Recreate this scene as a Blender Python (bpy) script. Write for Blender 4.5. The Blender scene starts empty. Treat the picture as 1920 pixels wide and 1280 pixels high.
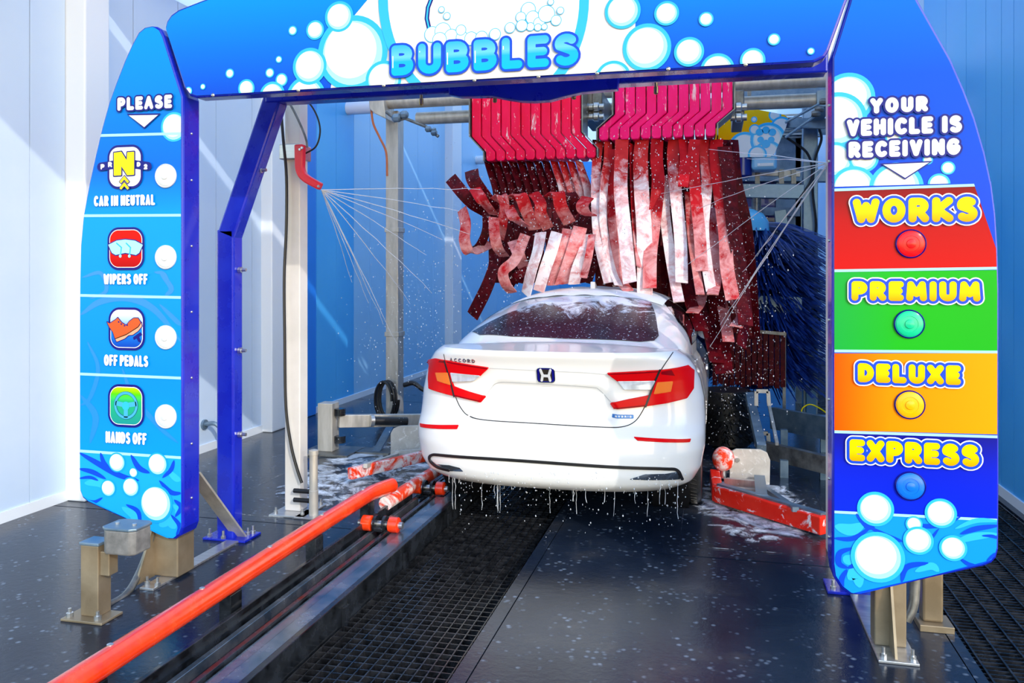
import bpy, bmesh, math, random
import numpy as np
from mathutils import Vector, Matrix
random.seed(7)
SC = bpy.context.scene
COL = SC.collection
# ------------------------------------------------------------------ camera, sky, sun, exposure
H = 1.58                     # eye height
YAW = math.radians(13.73)
FPX = 1555.0                 # focal length in pixels of the 1920 px wide frame
cam = bpy.data.cameras.new('camera'); camo = bpy.data.objects.new('camera', cam); COL.objects.link(camo)
cam.sensor_width = 36.0; cam.lens = 36.0*FPX/1920.0
cam.shift_y = -128.0/1920.0
cam.clip_start = 0.05; cam.clip_end = 300
camo.location = (0, 0, H); camo.rotation_euler = (math.radians(90), 0, YAW)
SC.camera = camo
SUN_DIR = Vector((-0.877, 1.0, -0.66)).normalized()     # the way the light travels
SUN_EL = math.asin(-SUN_DIR.z)
SUN_AZ = math.atan2(-SUN_DIR.x, -SUN_DIR.y)              # clockwise from +Y
w = bpy.data.worlds.new('sky'); SC.world = w; w.use_nodes = True
nt = w.node_tree; nt.nodes.clear()
sky = nt.nodes.new('ShaderNodeTexSky'); sky.sky_type = 'NISHITA'; sky.sun_disc = False
sky.sun_elevation = SUN_EL; sky.sun_rotation = SUN_AZ
sky.air_density = 1.3; sky.dust_density = 0.6; sky.ozone_density = 2.0
bg = nt.nodes.new('ShaderNodeBackground'); bg.inputs[1].default_value = 0.58
wo = nt.nodes.new('ShaderNodeOutputWorld')
nt.links.new(sky.outputs[0], bg.inputs[0]); nt.links.new(bg.outputs[0], wo.inputs[0])
sl = bpy.data.lights.new('sun', 'SUN'); sl.energy = 2.3; sl.color = (1.0, 0.93, 0.82); sl.angle = math.radians(0.53)
so = bpy.data.objects.new('sun', sl); COL.objects.link(so)
so.rotation_euler = SUN_DIR.to_track_quat('-Z', 'Y').to_euler(); so.location = (8, -8, 9)
SC.view_settings.view_transform = 'Standard'; SC.view_settings.look = 'None'
SC.view_settings.gamma = 1.0; SC.view_settings.use_curve_mapping = False
SC.view_settings.exposure = -0.36
SC.cycles.max_bounces = 8; SC.cycles.diffuse_bounces = 4; SC.cycles.glossy_bounces = 4

# ------------------------------------------------------------------ measuring helpers (pixel of the photograph -> point on a real plane)
ct, st = math.cos(YAW), math.sin(YAW)
def atY(px, py, Y):
    X = math.tan(math.atan((px-960)/FPX)-YAW)*Y
    return Vector((X, Y, H-(py-512)*(Y*ct-X*st)/FPX))
def atZ(px, py, z=0.0):
    d = (H-z)*FPX/(py-512); u = (px-960)/FPX*d
    return Vector((u*ct-d*st, d*ct+u*st, z))
def atX(px, py, X):
    Y = X/math.tan(math.atan((px-960)/FPX)-YAW)
    return Vector((X, Y, H-(py-512)*(Y*ct-X*st)/FPX))

# ------------------------------------------------------------------ object helpers
def tag(o, label=None, cat=None, group=None, kind=None):
    if label: o['label'] = label
    if cat: o['category'] = cat
    if group: o['group'] = group
    if kind: o['kind'] = kind
    return o
def thing(name, label, cat, loc=(0, 0, 0), group=None):
    o = bpy.data.objects.new(name, None); COL.objects.link(o); o.location = loc
    o.empty_display_size = 0.1
    return tag(o, label, cat, group)
def place(o, parent):
    """geometry is in world coordinates: undo the parent's location"""
    if parent is not None:
        o.parent = parent
        p = parent; t = Vector((0, 0, 0))
        while p: t += p.location; p = p.parent
        o.location = -t
class MB:
    def __init__(s): s.v = []; s.f = []
    def add(s, vs, fs):
        n = len(s.v); s.v.extend([tuple(p) for p in vs]); s.f.extend([tuple(i+n for i in f) for f in fs]); return s
    def box(s, x0, x1, y0, y1, z0, z1):
        v = [(x, y, z) for z in (z0, z1) for y in (y0, y1) for x in (x0, x1)]
        return s.add(v, [(0, 2, 3, 1), (4, 5, 7, 6), (0, 1, 5, 4), (2, 6, 7, 3), (0, 4, 6, 2), (1, 3, 7, 5)])
    def beam(s, p0, p1, w, h, up=(0, 0, 1)):
        p0 = Vector(p0); p1 = Vector(p1); d = (p1-p0).normalized(); up = Vector(up)
        if abs(d.dot(up)) > .98: up = Vector((0, 1, 0))
        a = d.cross(up).normalized(); b = a.cross(d).normalized()
        v = [p + a*(i*w/2) + b*(j*h/2) for p in (p0, p1) for j in (-1, 1) for i in (-1, 1)]
        return s.add(v, [(0, 1, 3, 2), (4, 6, 7, 5), (0, 4, 5, 1), (2, 3, 7, 6), (0, 2, 6, 4), (1, 5, 7, 3)])
    def tube(s, pts, r, n=10, caps=True):
        pts = [Vector(p) for p in pts]; m = len(pts)
        rs = r if isinstance(r, (list, tuple)) else [r]*m
        t = (pts[1]-pts[0]).normalized()
        a = t.cross(Vector((0, 0, 1)))
        if a.length < .05: a = t.cross(Vector((0, 1, 0)))
        a.normalize(); vs = []
        for i in range(m):
            t = (pts[min(i+1, m-1)]-pts[max(i-1, 0)]).normalized()
            a = (a - t*a.dot(t)).normalized(); b = t.cross(a)
            for k in range(n):
                q = 2*math.pi*k/n
                vs.append(pts[i]+(a*math.cos(q)+b*math.sin(q))*rs[i])
        fs = [(i*n+k, i*n+(k+1) % n, (i+1)*n+(k+1) % n, (i+1)*n+k) for i in range(m-1) for k in range(n)]
        if caps: fs += [tuple(range(n-1, -1, -1)), tuple((m-1)*n+k for k in range(n))]
        return s.add(vs, fs)
    def prism(s, poly, a, b, plane='xz'):
        n = len(poly)
        mk = {'xz': lambda p, t: (p[0], t, p[1]), 'xy': lambda p, t: (p[0], p[1], t), 'yz': lambda p, t: (t, p[0], p[1])}[plane]
        vs = [mk(p, a) for p in poly]+[mk(p, b) for p in poly]
        fs = [tuple(range(n)), tuple(range(2*n-1, n-1, -1))]+[(i, n+i, n+(i+1) % n, (i+1) % n) for i in range(n)]
        return s.add(vs, fs)
    def lathe(s, prof, c, axis='z', n=24, caps=True):
        """prof: (radius, height) pairs along axis"""
        c = Vector(c); vs = []; m = len(prof)
        for r, h in prof:
            for k in range(n):
                q = 2*math.pi*k/n; x, y = r*math.cos(q), r*math.sin(q)
                vs.append(c+Vector({'z': (x, y, h), 'y': (x, h, y), 'x': (h, x, y)}[axis]))
        fs = [(i*n+k, i*n+(k+1) % n, (i+1)*n+(k+1) % n, (i+1)*n+k) for i in range(m-1) for k in range(n)]
        if caps: fs += [tuple(range(n-1, -1, -1)), tuple((m-1)*n+k for k in range(n))]
        return s.add(vs, fs)
    def ball(s, c, r, n=10, m=6, sc=(1, 1, 1)):
        prof = [(max(r*math.sin(math.pi*i/m), 1e-4), -r*math.cos(math.pi*i/m)) for i in range(m+1)]
        k = len(s.v); s.lathe(prof, (0, 0, 0), 'z', n)
        for i in range(k, len(s.v)):
            p = s.v[i]; s.v[i] = (c[0]+p[0]*sc[0], c[1]+p[1]*sc[1], c[2]+p[2]*sc[2])
        return s
    def grid(s, rows):
        n = len(rows[0]); vs = [p for r in rows for p in r]
        return s.add(vs, [(i*n+k, i*n+k+1, (i+1)*n+k+1, (i+1)*n+k) for i in range(len(rows)-1) for k in range(n-1)])
    def build(s, name, mat, parent=None, smooth=False, bevel=0, solid=0, sharp=40, subsurf=0, origin=True, weld=False, flip=False):
        me = bpy.data.meshes.new(name); o = bpy.data.objects.new(name, me); COL.objects.link(o)
        v = s.v; off = Vector((0, 0, 0))
        if parent is None and origin and v:
            a = np.array(v, dtype=float); lo = a.min(0); hi = a.max(0)
            off = Vector(((lo[0]+hi[0])/2, (lo[1]+hi[1])/2, lo[2])); v = (a-np.array(off)).tolist()
        me.from_pydata(v, [], s.f); me.validate()
        bm = bmesh.new(); bm.from_mesh(me)
        if weld: bmesh.ops.remove_doubles(bm, verts=bm.verts, dist=1e-4)
        if not flip: bmesh.ops.recalc_face_normals(bm, faces=bm.faces)
        bm.to_mesh(me); bm.free()
        if mat: me.materials.append(mat)
        if smooth:
            me.polygons.foreach_set('use_smooth', [True]*len(me.polygons))
            try: me.set_sharp_from_angle(angle=math.radians(sharp))
            except Exception: pass
        if subsurf:
            md = o.modifiers.new('s', 'SUBSURF'); md.levels = md.render_levels = subsurf
        if solid:
            md = o.modifiers.new('t', 'SOLIDIFY'); md.thickness = solid; md.offset = 0
        if bevel:
            md = o.modifiers.new('b', 'BEVEL'); md.width = bevel; md.segments = 2; md.limit_method = 'ANGLE'; md.angle_limit = math.radians(35)
        if parent is None: o.location = off
        else: place(o, parent)
        return o
def like(o, d, parent=None, label=None):
    """a copy of a part moved by d, sharing its mesh"""
    c = o.copy(); COL.objects.link(c); c.location = o.location+Vector(d)
    if parent is not None: c.parent = parent
    if label: c['label'] = label
    return c
def smooth_path(pts, n=6):
    pts = [Vector(p) for p in pts]; P = [pts[0]*2-pts[1]]+pts+[pts[-1]*2-pts[-2]]; out = []
    for i in range(1, len(P)-2):
        for k in range(n):
            t = k/n; a, b, c, d = P[i-1], P[i], P[i+1], P[i+2]
            out.append(0.5*((2*b)+(c-a)*t+(2*a-5*b+4*c-d)*t*t+(3*b-a-3*c+d)*t**3))
    out.append(pts[-1]); return out
def arc(cx, cy, rx, ry, a0, a1, n=10):
    return [(cx+rx*math.cos(math.radians(a0+(a1-a0)*i/n)), cy+ry*math.sin(math.radians(a0+(a1-a0)*i/n))) for i in range(n+1)]

# ------------------------------------------------------------------ materials
def pmat(name, col, rough=.5, metal=0, coat=0, spec=.5):
    m = bpy.data.materials.new(name); m.use_nodes = True
    b = m.node_tree.nodes['Principled BSDF']
    b.inputs['Base Color'].default_value = (*col, 1); b.inputs['Roughness'].default_value = rough
    b.inputs['Metallic'].default_value = metal; b.inputs['Coat Weight'].default_value = coat
    b.inputs['Specular IOR Level'].default_value = spec
    return m
def N(m, t, **kw):
    n = m.node_tree.nodes.new(t)
    for k, v in kw.items():
        if k in n.inputs: n.inputs[k].default_value = v
        else: setattr(n, k, v)
    return n
def L(m, a, b): m.node_tree.links.new(a, b)
def P(m): return m.node_tree.nodes['Principled BSDF']
def ramp(m, fac, stops):
    r = N(m, 'ShaderNodeValToRGB'); e = r.color_ramp.elements
    while len(e) < len(stops): e.new(.5)
    for k, (p, c) in zip(e, stops):
        k.position = p; k.color = (*c, 1) if len(c) == 3 else c
    L(m, fac, r.inputs[0]); return r.outputs[0]
def noise(m, scale, detail=4, rough=.55, vec=None, dist=0):
    n = N(m, 'ShaderNodeTexNoise', Scale=scale, Detail=detail, Roughness=rough, Distortion=dist)
    if vec is None:
        g = N(m, 'ShaderNodeNewGeometry'); vec = g.outputs['Position']
    L(m, vec, n.inputs['Vector']); return n.outputs['Fac']
def scaled_pos(m, s):
    g = N(m, 'ShaderNodeNewGeometry'); v = N(m, 'ShaderNodeVectorMath', operation='MULTIPLY'); v.inputs[1].default_value = s
    L(m, g.outputs['Position'], v.inputs[0]); return v.outputs[0]
def mix(m, fac, a, b):
    x = N(m, 'ShaderNodeMix', data_type='RGBA')
    if isinstance(fac, float): x.inputs[0].default_value = fac
    else: L(m, fac, x.inputs[0])
    for i, c in ((6, a), (7, b)):
        if isinstance(c, tuple): x.inputs[i].default_value = (*c, 1)
        else: L(m, c, x.inputs[i])
    return x.outputs[2]
def bump(m, h, strength=.2, dist=.01):
    b = N(m, 'ShaderNodeBump', Strength=strength, Distance=dist); L(m, h, b.inputs['Height']); L(m, b.outputs[0], P(m).inputs['Normal'])
def mottled(name, c1, c2, scale, rough=.5, metal=0, r2=None, bmp=0, coat=0, lo=.35, hi=.65, vec=None):
    m = pmat(name, c1, rough, metal, coat)
    n = noise(m, scale, 5, .6, scaled_pos(m, vec) if vec else None)
    L(m, ramp(m, n, [(lo, c1), (hi, c2)]), P(m).inputs['Base Color'])
    if r2 is not None: L(m, ramp(m, n, [(lo, (rough,)*3), (hi, (r2,)*3)]), P(m).inputs['Roughness'])
    if bmp: bump(m, n, bmp)
    return m
def hexc(h):
    c = [int(h[i:i+2], 16)/255 for i in (0, 2, 4)]
    return tuple(x/12.92 if x <= .04045 else ((x+.055)/1.055)**2.4 for x in c)
def grad(name, stops, z0, z1, rough=.22, axis=2, coat=0.0):
    """a printed colour gradient between two heights"""
    m = pmat(name, stops[0][1], rough, 0, coat, .12)
    g = N(m, 'ShaderNodeNewGeometry'); s = N(m, 'ShaderNodeSeparateXYZ'); L(m, g.outputs['Position'], s.inputs[0])
    r = N(m, 'ShaderNodeMapRange'); r.inputs[1].default_value = z0; r.inputs[2].default_value = z1
    L(m, s.outputs[axis], r.inputs[0]); L(m, ramp(m, r.outputs[0], stops), P(m).inputs['Base Color'])
    return m
def foamed(name, c1, c2, foam, scale, lo, hi, rough=.6, z=None, stretch=(1, 1, 1)):
    """c1/c2 mottled colour with white soap foam lying on it where the noise is high; z=(z0,z1): more foam towards z1"""
    m = pmat(name, c1, rough, 0, 0, .12)
    n1 = noise(m, scale*.6, 3, .6, scaled_pos(m, stretch)); base = ramp(m, n1, [(.3, c1), (.7, c2)])
    n2 = noise(m, scale, 8, .68, scaled_pos(m, stretch), .6)
    if z:
        g = N(m, 'ShaderNodeNewGeometry'); s = N(m, 'ShaderNodeSeparateXYZ'); L(m, g.outputs['Position'], s.inputs[0])
        r = N(m, 'ShaderNodeMapRange'); r.inputs[1].default_value = z[0]; r.inputs[2].default_value = z[1]; r.inputs[3].default_value = -.22; r.inputs[4].default_value = .16
        L(m, s.outputs[2], r.inputs[0]); a = N(m, 'ShaderNodeMath', operation='ADD'); L(m, n2, a.inputs[0]); L(m, r.outputs[0], a.inputs[1]); n2 = a.outputs[0]
    fac = ramp(m, n2, [(lo, (0, 0, 0)), (hi, (1, 1, 1))])
    L(m, mix(m, fac, base, foam), P(m).inputs['Base Color']); bump(m, n2, .3, .01)
    return m
M = {}
M['blue_steel'] = mottled('blue powder coat', (.005, .012, .42), (.004, .02, .5), 6, .22, 0, .35, coat=.3)
M['blue_dark'] = pmat('dark blue sheet', (.004, .01, .2), .3, 0, .3)
M['white_print'] = pmat('white print', (.76, .78, .80), .25, 0, 0, .22)
M['pale_print'] = pmat('pale cyan print', hexc('A0DCEE'), .25, 0, 0, .22)
M['cyan_print'] = pmat('cyan print', hexc('2FB4EE'), .25, 0, 0, .22)
M['sky_print'] = pmat('sky blue print', hexc('18A0F0'), .25, 0, 0, .22)
M['royal_print'] = pmat('royal blue print', hexc('0A46D0'), .25, 0, 0, .22)
M['navy_print'] = pmat('navy print', hexc('10107A'), .25, 0, 0, .22)
M['grey_print'] = pmat('light grey print', hexc('D2D8E4'), .25, 0, 0, .22)
M['yellow_print'] = pmat('yellow print', hexc('F4DA00'), .25, 0, 0, .22)
M['black'] = pmat('black rubber', (.008, .008, .01), .4)
M['black_wet'] = mottled('wet black steel', (.006, .007, .009), (.03, .035, .045), 9, .12, .3, .35)
M['steel'] = mottled('galvanised steel', (.40, .38, .34), (.58, .55, .50), 5, .36, .35, .5, bmp=.05, vec=(3, 3, .6))
M['steel_blue'] = mottled('blue grey steel', (.10, .17, .25), (.22, .3, .38), 6, .3, .5, .45)
M['steel_dark'] = mottled('dull wet steel', (.10, .10, .10), (.25, .25, .24), 11, .3, .6, .5, bmp=.1)
M['brushed'] = mottled('brushed aluminium', (.45, .45, .46), (.62, .62, .62), 8, .28, .8, .38, vec=(.6, 8, 8))
M['chrome'] = pmat('chrome', (.8, .82, .85), .08, 1)
M['orange'] = mottled('wet orange poly', (.85, .035, .006), (.95, .07, .01), 7, .16, 0, .3, coat=.6)
M['orange_foam'] = foamed('orange poly with foam', (.85, .04, .008), (.9, .07, .02), (.93, .86, .86), 7, .47, .58, .3)
M['plate_foam'] = foamed('steel guard with foam', (.45, .42, .38), (.6, .57, .52), (.9, .9, .9), 14, .55, .68, .4)
M['red_arm'] = mottled('red plastic', (.72, .01, .03), (.8, .03, .05), 4, .3, 0, .4)
M['bolt'] = pmat('zinc bolt', (.55, .55, .55), .3, .9)
M['white_lens'] = pmat('white beacon lens', (.66, .69, .72), .3, 0, .1)
M['bronze'] = mottled('bronze tinted steel', (.24, .18, .11), (.38, .30, .20), 4, .35, .5, .45)
# ================================================================== SETTING
m = M['floor'] = pmat('wet dark concrete', (.03, .033, .04), .15, 0, 0, .22)
n_big = noise(m, 1.1, 5, .6); n_fine = noise(m, 26, 6, .7); n_mid = noise(m, 4.5, 6, .65, None, .5)
cb = ramp(m, n_big, [(.35, (.006, .012, .026)), (.55, (.016, .024, .042)), (.74, (.075, .07, .066))])
vor = N(m, 'ShaderNodeTexVoronoi', Scale=24.0); g = N(m, 'ShaderNodeNewGeometry'); L(m, g.outputs['Position'], vor.inputs['Vector'])
spot = ramp(m, vor.outputs['Distance'], [(.10, (1, 1, 1)), (.34, (0, 0, 0))])
fz = ramp(m, n_mid, [(.47, (0, 0, 0)), (.60, (1, 1, 1))])
ml = N(m, 'ShaderNodeMath', operation='MULTIPLY'); L(m, spot, ml.inputs[0]); L(m, fz, ml.inputs[1])
mm = N(m, 'ShaderNodeMath', operation='MULTIPLY'); L(m, ml.outputs[0], mm.inputs[0]); mm.inputs[1].default_value = .34
L(m, mix(m, mm.outputs[0], cb, (.45, .55, .68)), P(m).inputs['Base Color'])
L(m, ramp(m, n_mid, [(.38, (.03,)*3), (.6, (.13,)*3), (.75, (.32,)*3)]), P(m).inputs['Roughness'])
bump(m, n_fine, .22, .006)
# suds: the floor left of the car lies under foam
m = M['suds'] = pmat('soap suds', (.8, .84, .9), .5)
n = noise(m, 5, 8, .7, None, 1.2)
ms = m.node_tree; tr = N(m, 'ShaderNodeBsdfTransparent'); mx = N(m, 'ShaderNodeMixShader')
tc = N(m, 'ShaderNodeTexCoord'); vd = N(m, 'ShaderNodeVectorMath', operation='DISTANCE'); vd.inputs[1].default_value = (.5, .5, .5); L(m, tc.outputs['Generated'], vd.inputs[0])
fd = N(m, 'ShaderNodeMapRange'); fd.inputs[1].default_value = .62; fd.inputs[2].default_value = .72; fd.inputs[3].default_value = 0; fd.inputs[4].default_value = .3; L(m, vd.outputs['Value'], fd.inputs[0])
sb = N(m, 'ShaderNodeMath', operation='SUBTRACT'); L(m, n, sb.inputs[0]); L(m, fd.outputs[0], sb.inputs[1]); n = sb.outputs[0]
L(m, ramp(m, n, [(.47, (0, 0, 0)), (.63, (1, 1, 1))]), mx.inputs[0]); L(m, tr.outputs[0], mx.inputs[1]); L(m, P(m).outputs[0], mx.inputs[2])
L(m, mx.outputs[0], m.node_tree.nodes['Material Output'].inputs[0])
M['wall_white'] = mottled('white wall panel', (.56, .70, .90), (.64, .76, .92), .8, .32, 0, .45)
M['wall_pale'] = mottled('pale blue wall panel', (.30, .62, .95), (.38, .68, .96), .8, .3, 0, .42)
M['wall_trim'] = pmat('white wall trim', (.84, .88, .93), .35)
M['wall_blue'] = mottled('blue wall panel', (.06, .42, .93), (.10, .5, .96), .8, .3, 0, .42)
M['wall_bluedark'] = pmat('strong blue wall strip', (.02, .22, .82), .3)  # stronger blue for one upright strip on the left wall
M['dark'] = pmat('dark pit', (.01, .01, .012), .4)
M['roof'] = pmat('roof sheet', (.55, .6, .68), .5)
m = M['roof_light'] = pmat('translucent roof sheet', (.9, .93, .96), .5)  # made translucent to fill the bay with soft daylight
tl = N(m, 'ShaderNodeBsdfTranslucent'); tl.inputs[0].default_value = (.82, .9, .97, 1); mx = N(m, 'ShaderNodeMixShader'); mx.inputs[0].default_value = .9
L(m, P(m).outputs[0], mx.inputs[1]); L(m, tl.outputs[0], mx.inputs[2]); L(m, mx.outputs[0], m.node_tree.nodes['Material Output'].inputs[0])

JY = 4.74   # the transverse joint in the slabs
fl = MB().box(-7, 3.2, -4, 24, -.75, -.7).build('floor', M['dark']); tag(fl, kind='structure')
def slab(x0, x1, y0, y1): MB().box(x0, x1, y0+.006, y1-.006, -.7, 0).build('concrete_slab', M['floor'], fl)
for x0, x1 in ((-7, -2.06), (-.93, .98)):
    for y0, y1 in ((-4, JY), (JY, 9.6), (9.6, 24)): slab(x0, x1, y0, y1)
slab(1.92, 3.2, -4, 24)
for x0, x1 in ((-1.0, -.935), (.985, 1.03)):       # kerb strips that frame the gratings
    MB().box(x0, x1, -2, 18, -.3, .001).build('grating_frame', M['floor'], fl)
# left wall of upright sheet panels, each its own piece; pilasters between the bays
XL, XR = -4.38, 1.98
wl = MB().box(XL-.2, XL-.03, 4.25, 24, 0, 5.4).build('wall_left', M['wall_white']); tag(wl, kind='structure')
edges = [4.25, 4.55, 4.86, 5.55, 6.1, 6.65, 7.25, 7.7, 8.15, 8.6, 9.1, 9.6, 10.1, 10.7, 11.3, 11.9, 12.6, 13.4, 14.2, 15.4, 16.6, 18, 20, 24]
for a, b in zip(edges, edges[1:]):
    mt = M['wall_white'] if a < 8.1 else M['wall_blue'] if a < 9.5 else M['wall_pale']
    MB().box(XL-.04, XL, a+.004, b-.004, .06, 5.4).build('wall_panel', mt, wl)
for y, d, wd, mt in ((4.86, .16, .24, 'wall_trim'), (7.42, .12, .3, 'wall_trim'), (8.28, .05, .22, 'wall_bluedark'), (13.2, .14, .5, 'wall_trim')):
    MB().box(XL-.02, XL+d, y, y+wd, .0, 5.4).build('pilaster', M[mt], wl, bevel=.012)
b = MB().box(XL-.03, XL+.012, 4.25, 24, 0, .07).build('baseboard_left', M['wall_trim']); tag(b, kind='structure')
wr = MB().box(XR+.03, XR+.2, 4.9, 24, 0, 5.4).build('wall_right', M['wall_blue']); tag(wr, kind='structure')
e2 = [4.9, 5.5, 6.0, 6.3, 6.55, 6.9, 7.4, 8, 8.8, 9.6, 10.6, 11.6, 13, 15, 18, 24]
for a, b_ in zip(e2, e2[1:]):
    MB().box(XR, XR+.04, a+.004, b_-.004, .06, 5.4).build('wall_panel', M['wall_blue'] if a < 8.7 else M['wall_white'], wr)
b = MB().box(XR-.012, XR+.03, 4.9, 24, 0, .07).build('baseboard_right', M['wall_trim']); tag(b, kind='structure')
# far end wall, closed
wb = MB().box(XL, -3.2, 23.8, 24, 0, 5.4).box(-3.2, XR, 23.8, 24, 0, 5.4).build('wall_back', M['wall_blue']); tag(wb, kind='structure')
# unseen roof: canopy added for its shadow, sun slits, translucent sheets
rf = MB().box(XL-.2, XR+.2, 1.5, 3.62, 4.42, 4.5).build('added_canopy', M['roof']); tag(rf, kind='structure')  # out of view, added to keep sun off the upper near wall
for y0, y1, z in ((4.75, 6.4, 3.86), (6.41, 9.1, 4.8), (9.22, 12, 4.8), (12.01, 16, 4.8), (16.01, 20, 4.8), (20.01, 24, 4.8)):
    MB().box(XL-.2, XR+.2, y0, y1, z, z+.02).build('roof_panel', M['roof_light'], rf)

MB().box(XL-.2, XR+.2, 6.4, 6.42, 3.88, 4.8).build('added_riser', M['roof_light'], rf)  # unseen sheet added to block sun at the step in the roof
# gratings ------------------------------------------------------------
M['grate'] = mottled('wet grating bars', (.012, .013, .016), (.05, .05, .055), 14, .16, .55, .35)
gt = thing('floor_grating', 'long dark square-mesh drain grating down the middle of the bay under the car', 'grating', (-1.3, 5.5, -.1))
GX0, GX1, GY0, GY1, GZ = -1.68, -1.0, 2.3, 8.6, -.062
b0 = MB().box(GX0-.002, GX0+.004, GY0, GY1, GZ-.035, GZ).build('bar', M['grate'], gt)
nx = 14
for i in range(1, nx+1): like(b0, ((GX1-GX0)*i/nx, 0, 0))
c0 = MB().box(GX0, GX1, GY0, GY0+.007, GZ-.03, GZ-.002).build('bar', M['grate'], gt)
for i in range(1, 120): like(c0, (0, .0525*i, 0))
g2 = thing('floor_grating', 'dark slotted drain grating along the right wall beside the price sign', 'grating', (1.47, 6, -.1))
b0 = MB().box(1.03, 1.92, 3.0, 3.008, -.05, -.012).build('bar', M['grate'], g2)
for i in range(1, 170): like(b0, (0, .036*i, 0))
b0 = MB().box(1.05, 1.058, 3.0, 9.2, -.045, -.006).build('rod', M['grate'], g2)
for i in range(1, 10): like(b0, (.094*i, 0, 0))
st_ = MB()
for i in range(150): st_.box(1.03, 1.92, 9.2+i*.05, 9.21+i*.05, -.05, -.012)
tag(st_.build('far_bars', M['grate'], g2), kind='stuff')

# conveyor -------------------------------------------------------------
M['track'] = mottled('wet rusty track', (.10, .010, .006), (.2, .025, .014), 7, .10, .2, .3)
M['plate_wet'] = mottled('wet dark plate', (.06, .10, .15), (.22, .26, .3), 6, .10, .6, .3)
cv = thing('conveyor', 'low steel wheel conveyor with black rails running into the bay left of the grating', 'conveyor', (-1.88, 5, 0))
MB().box(-2.06, -1.70, 1.6, 17, -.3, -.02).build('track_bed', M['track'], cv)
for ya, yb_, k in ((1.6, 5.42, 1), (5.43, 17, 0)):      # under the wheels everything stays below the floor line
    t = lambda z: z if k else min(z, -.003)
    MB().box(-1.72, -1.688, ya, yb_, -.3, t(.06)).build('side_rail', M['black_wet'], cv, bevel=.004)
    MB().box(-1.80, -1.724, ya, yb_, -.1, t(.052)).build('wear_plate', M['plate_wet'], cv, bevel=.003)
    MB().box(-1.862, -1.804, ya, yb_, -.1, t(.044)).build('wear_plate', M['plate_wet'], cv, bevel=.003)
    MB().box(-1.895, -1.868, ya, yb_, -.1, t(.06)).build('guide_rail', M['black_wet'], cv, bevel=.003)
    MB().box(-2.058, -2.035, ya, yb_, -.1, t(.09)).build('guide_rail', M['black_wet'], cv, bevel=.003)
    MB().box(-2.02, -1.99, ya, yb_, -.1, t(.03)).build('guide_rail', M['plate_wet'], cv, bevel=.003)
q = MB().box(-1.686, -1.672, 2.0, 2.06, -.3, .02).build('web_stiffener', M['black_wet'], cv)
for i in range(1, 8): like(q, (0, .78*i, 0))
def dolly(y, label):
    d = thing('conveyor_roller', label, 'roller', (-1.94, y, .02), )
    x = -1.935
    MB().lathe([(.02, -.14), (.02, .14)], (x, y, .085), 'x', 14).build('axle', M['bolt'], d, True)
    for s in (-1, 1):
        MB().lathe([(.038, -.032), (.046, -.026), (.046, .026), (.038, .032)], (x+s*.085, y, .085), 'x', 20).build('roller', M['orange'], d, True)
        MB().lathe([(.05, -.008), (.05, .008)], (x+s*.028, y, .085), 'x', 18).build('disc', M['black_wet'], d, True)
    MB().box(x-.03, x+.03, y-.05, y+.22, .05, .075).build('drag_link', M['black_wet'], d, bevel=.006)
dolly(4.62, 'orange twin roller on the conveyor track beside the end of the orange rail')
dolly(5.48, 'orange twin roller on the conveyor track just behind the car bumper')
# guide rails -----------------------------------------------------------
def rail(name, label, pts, r, mt, posts, group):
    t = thing(name, label, 'rail', (pts[0][0], pts[0][1], 0), group)
    P_ = smooth_path(pts, 8)
    MB().tube(P_, r, 16).build('rail_tube', mt, t, True)
    k = None
    for x, y, z in posts:
        a = MB().box(x-.03, x+.03, y-.045, y+.045, 0, z).build('bracket', M['black_wet'], t, bevel=.004)
        MB().box(x-.05, x+.06, y-.06, y+.06, 0, .014).build('foot_plate', M['black_wet'], a)
    for y in np.arange(pts[0][1]+.5, pts[-2][1], .55):
        MB().lathe([(.012, 0), (.012, .004), (.006, .007)], (pts[0][0]-.008, y, pts[0][2]+r-.002), 'z', 10).build('screw', M['bolt'], t, True)
    return t
p_a = atZ(118, 1288, .2); p_b = atZ(690, 925, .2)
rail('guide_rail', 'bright orange tyre guide rail sweeping in from the bottom left corner',
     [(-2.10, 1.5, .2), (-2.10, 2.6, .2), (-2.105, 4.0, .2), (-2.10, 4.72, .2), (-2.085, 4.9, .2), (-2.045, 5.07, .198)], .047, M['orange'], [(-2.10, y, .16) for y in (2.45, 3.3, 4.1, 4.8)], 'tyre guide rails')
rail('guide_rail', 'foam covered orange guide rail running under the car left of the conveyor',
     [(-2.055, 4.98, .1), (-2.04, 5.3, .105), (-2.01, 6.2, .11), (-2.0, 8.5, .11)], .045, M['orange_foam'], [(-2.0, y, .08) for y in (5.6, 6.6, 7.8)], 'tyre guide rails')
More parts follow.
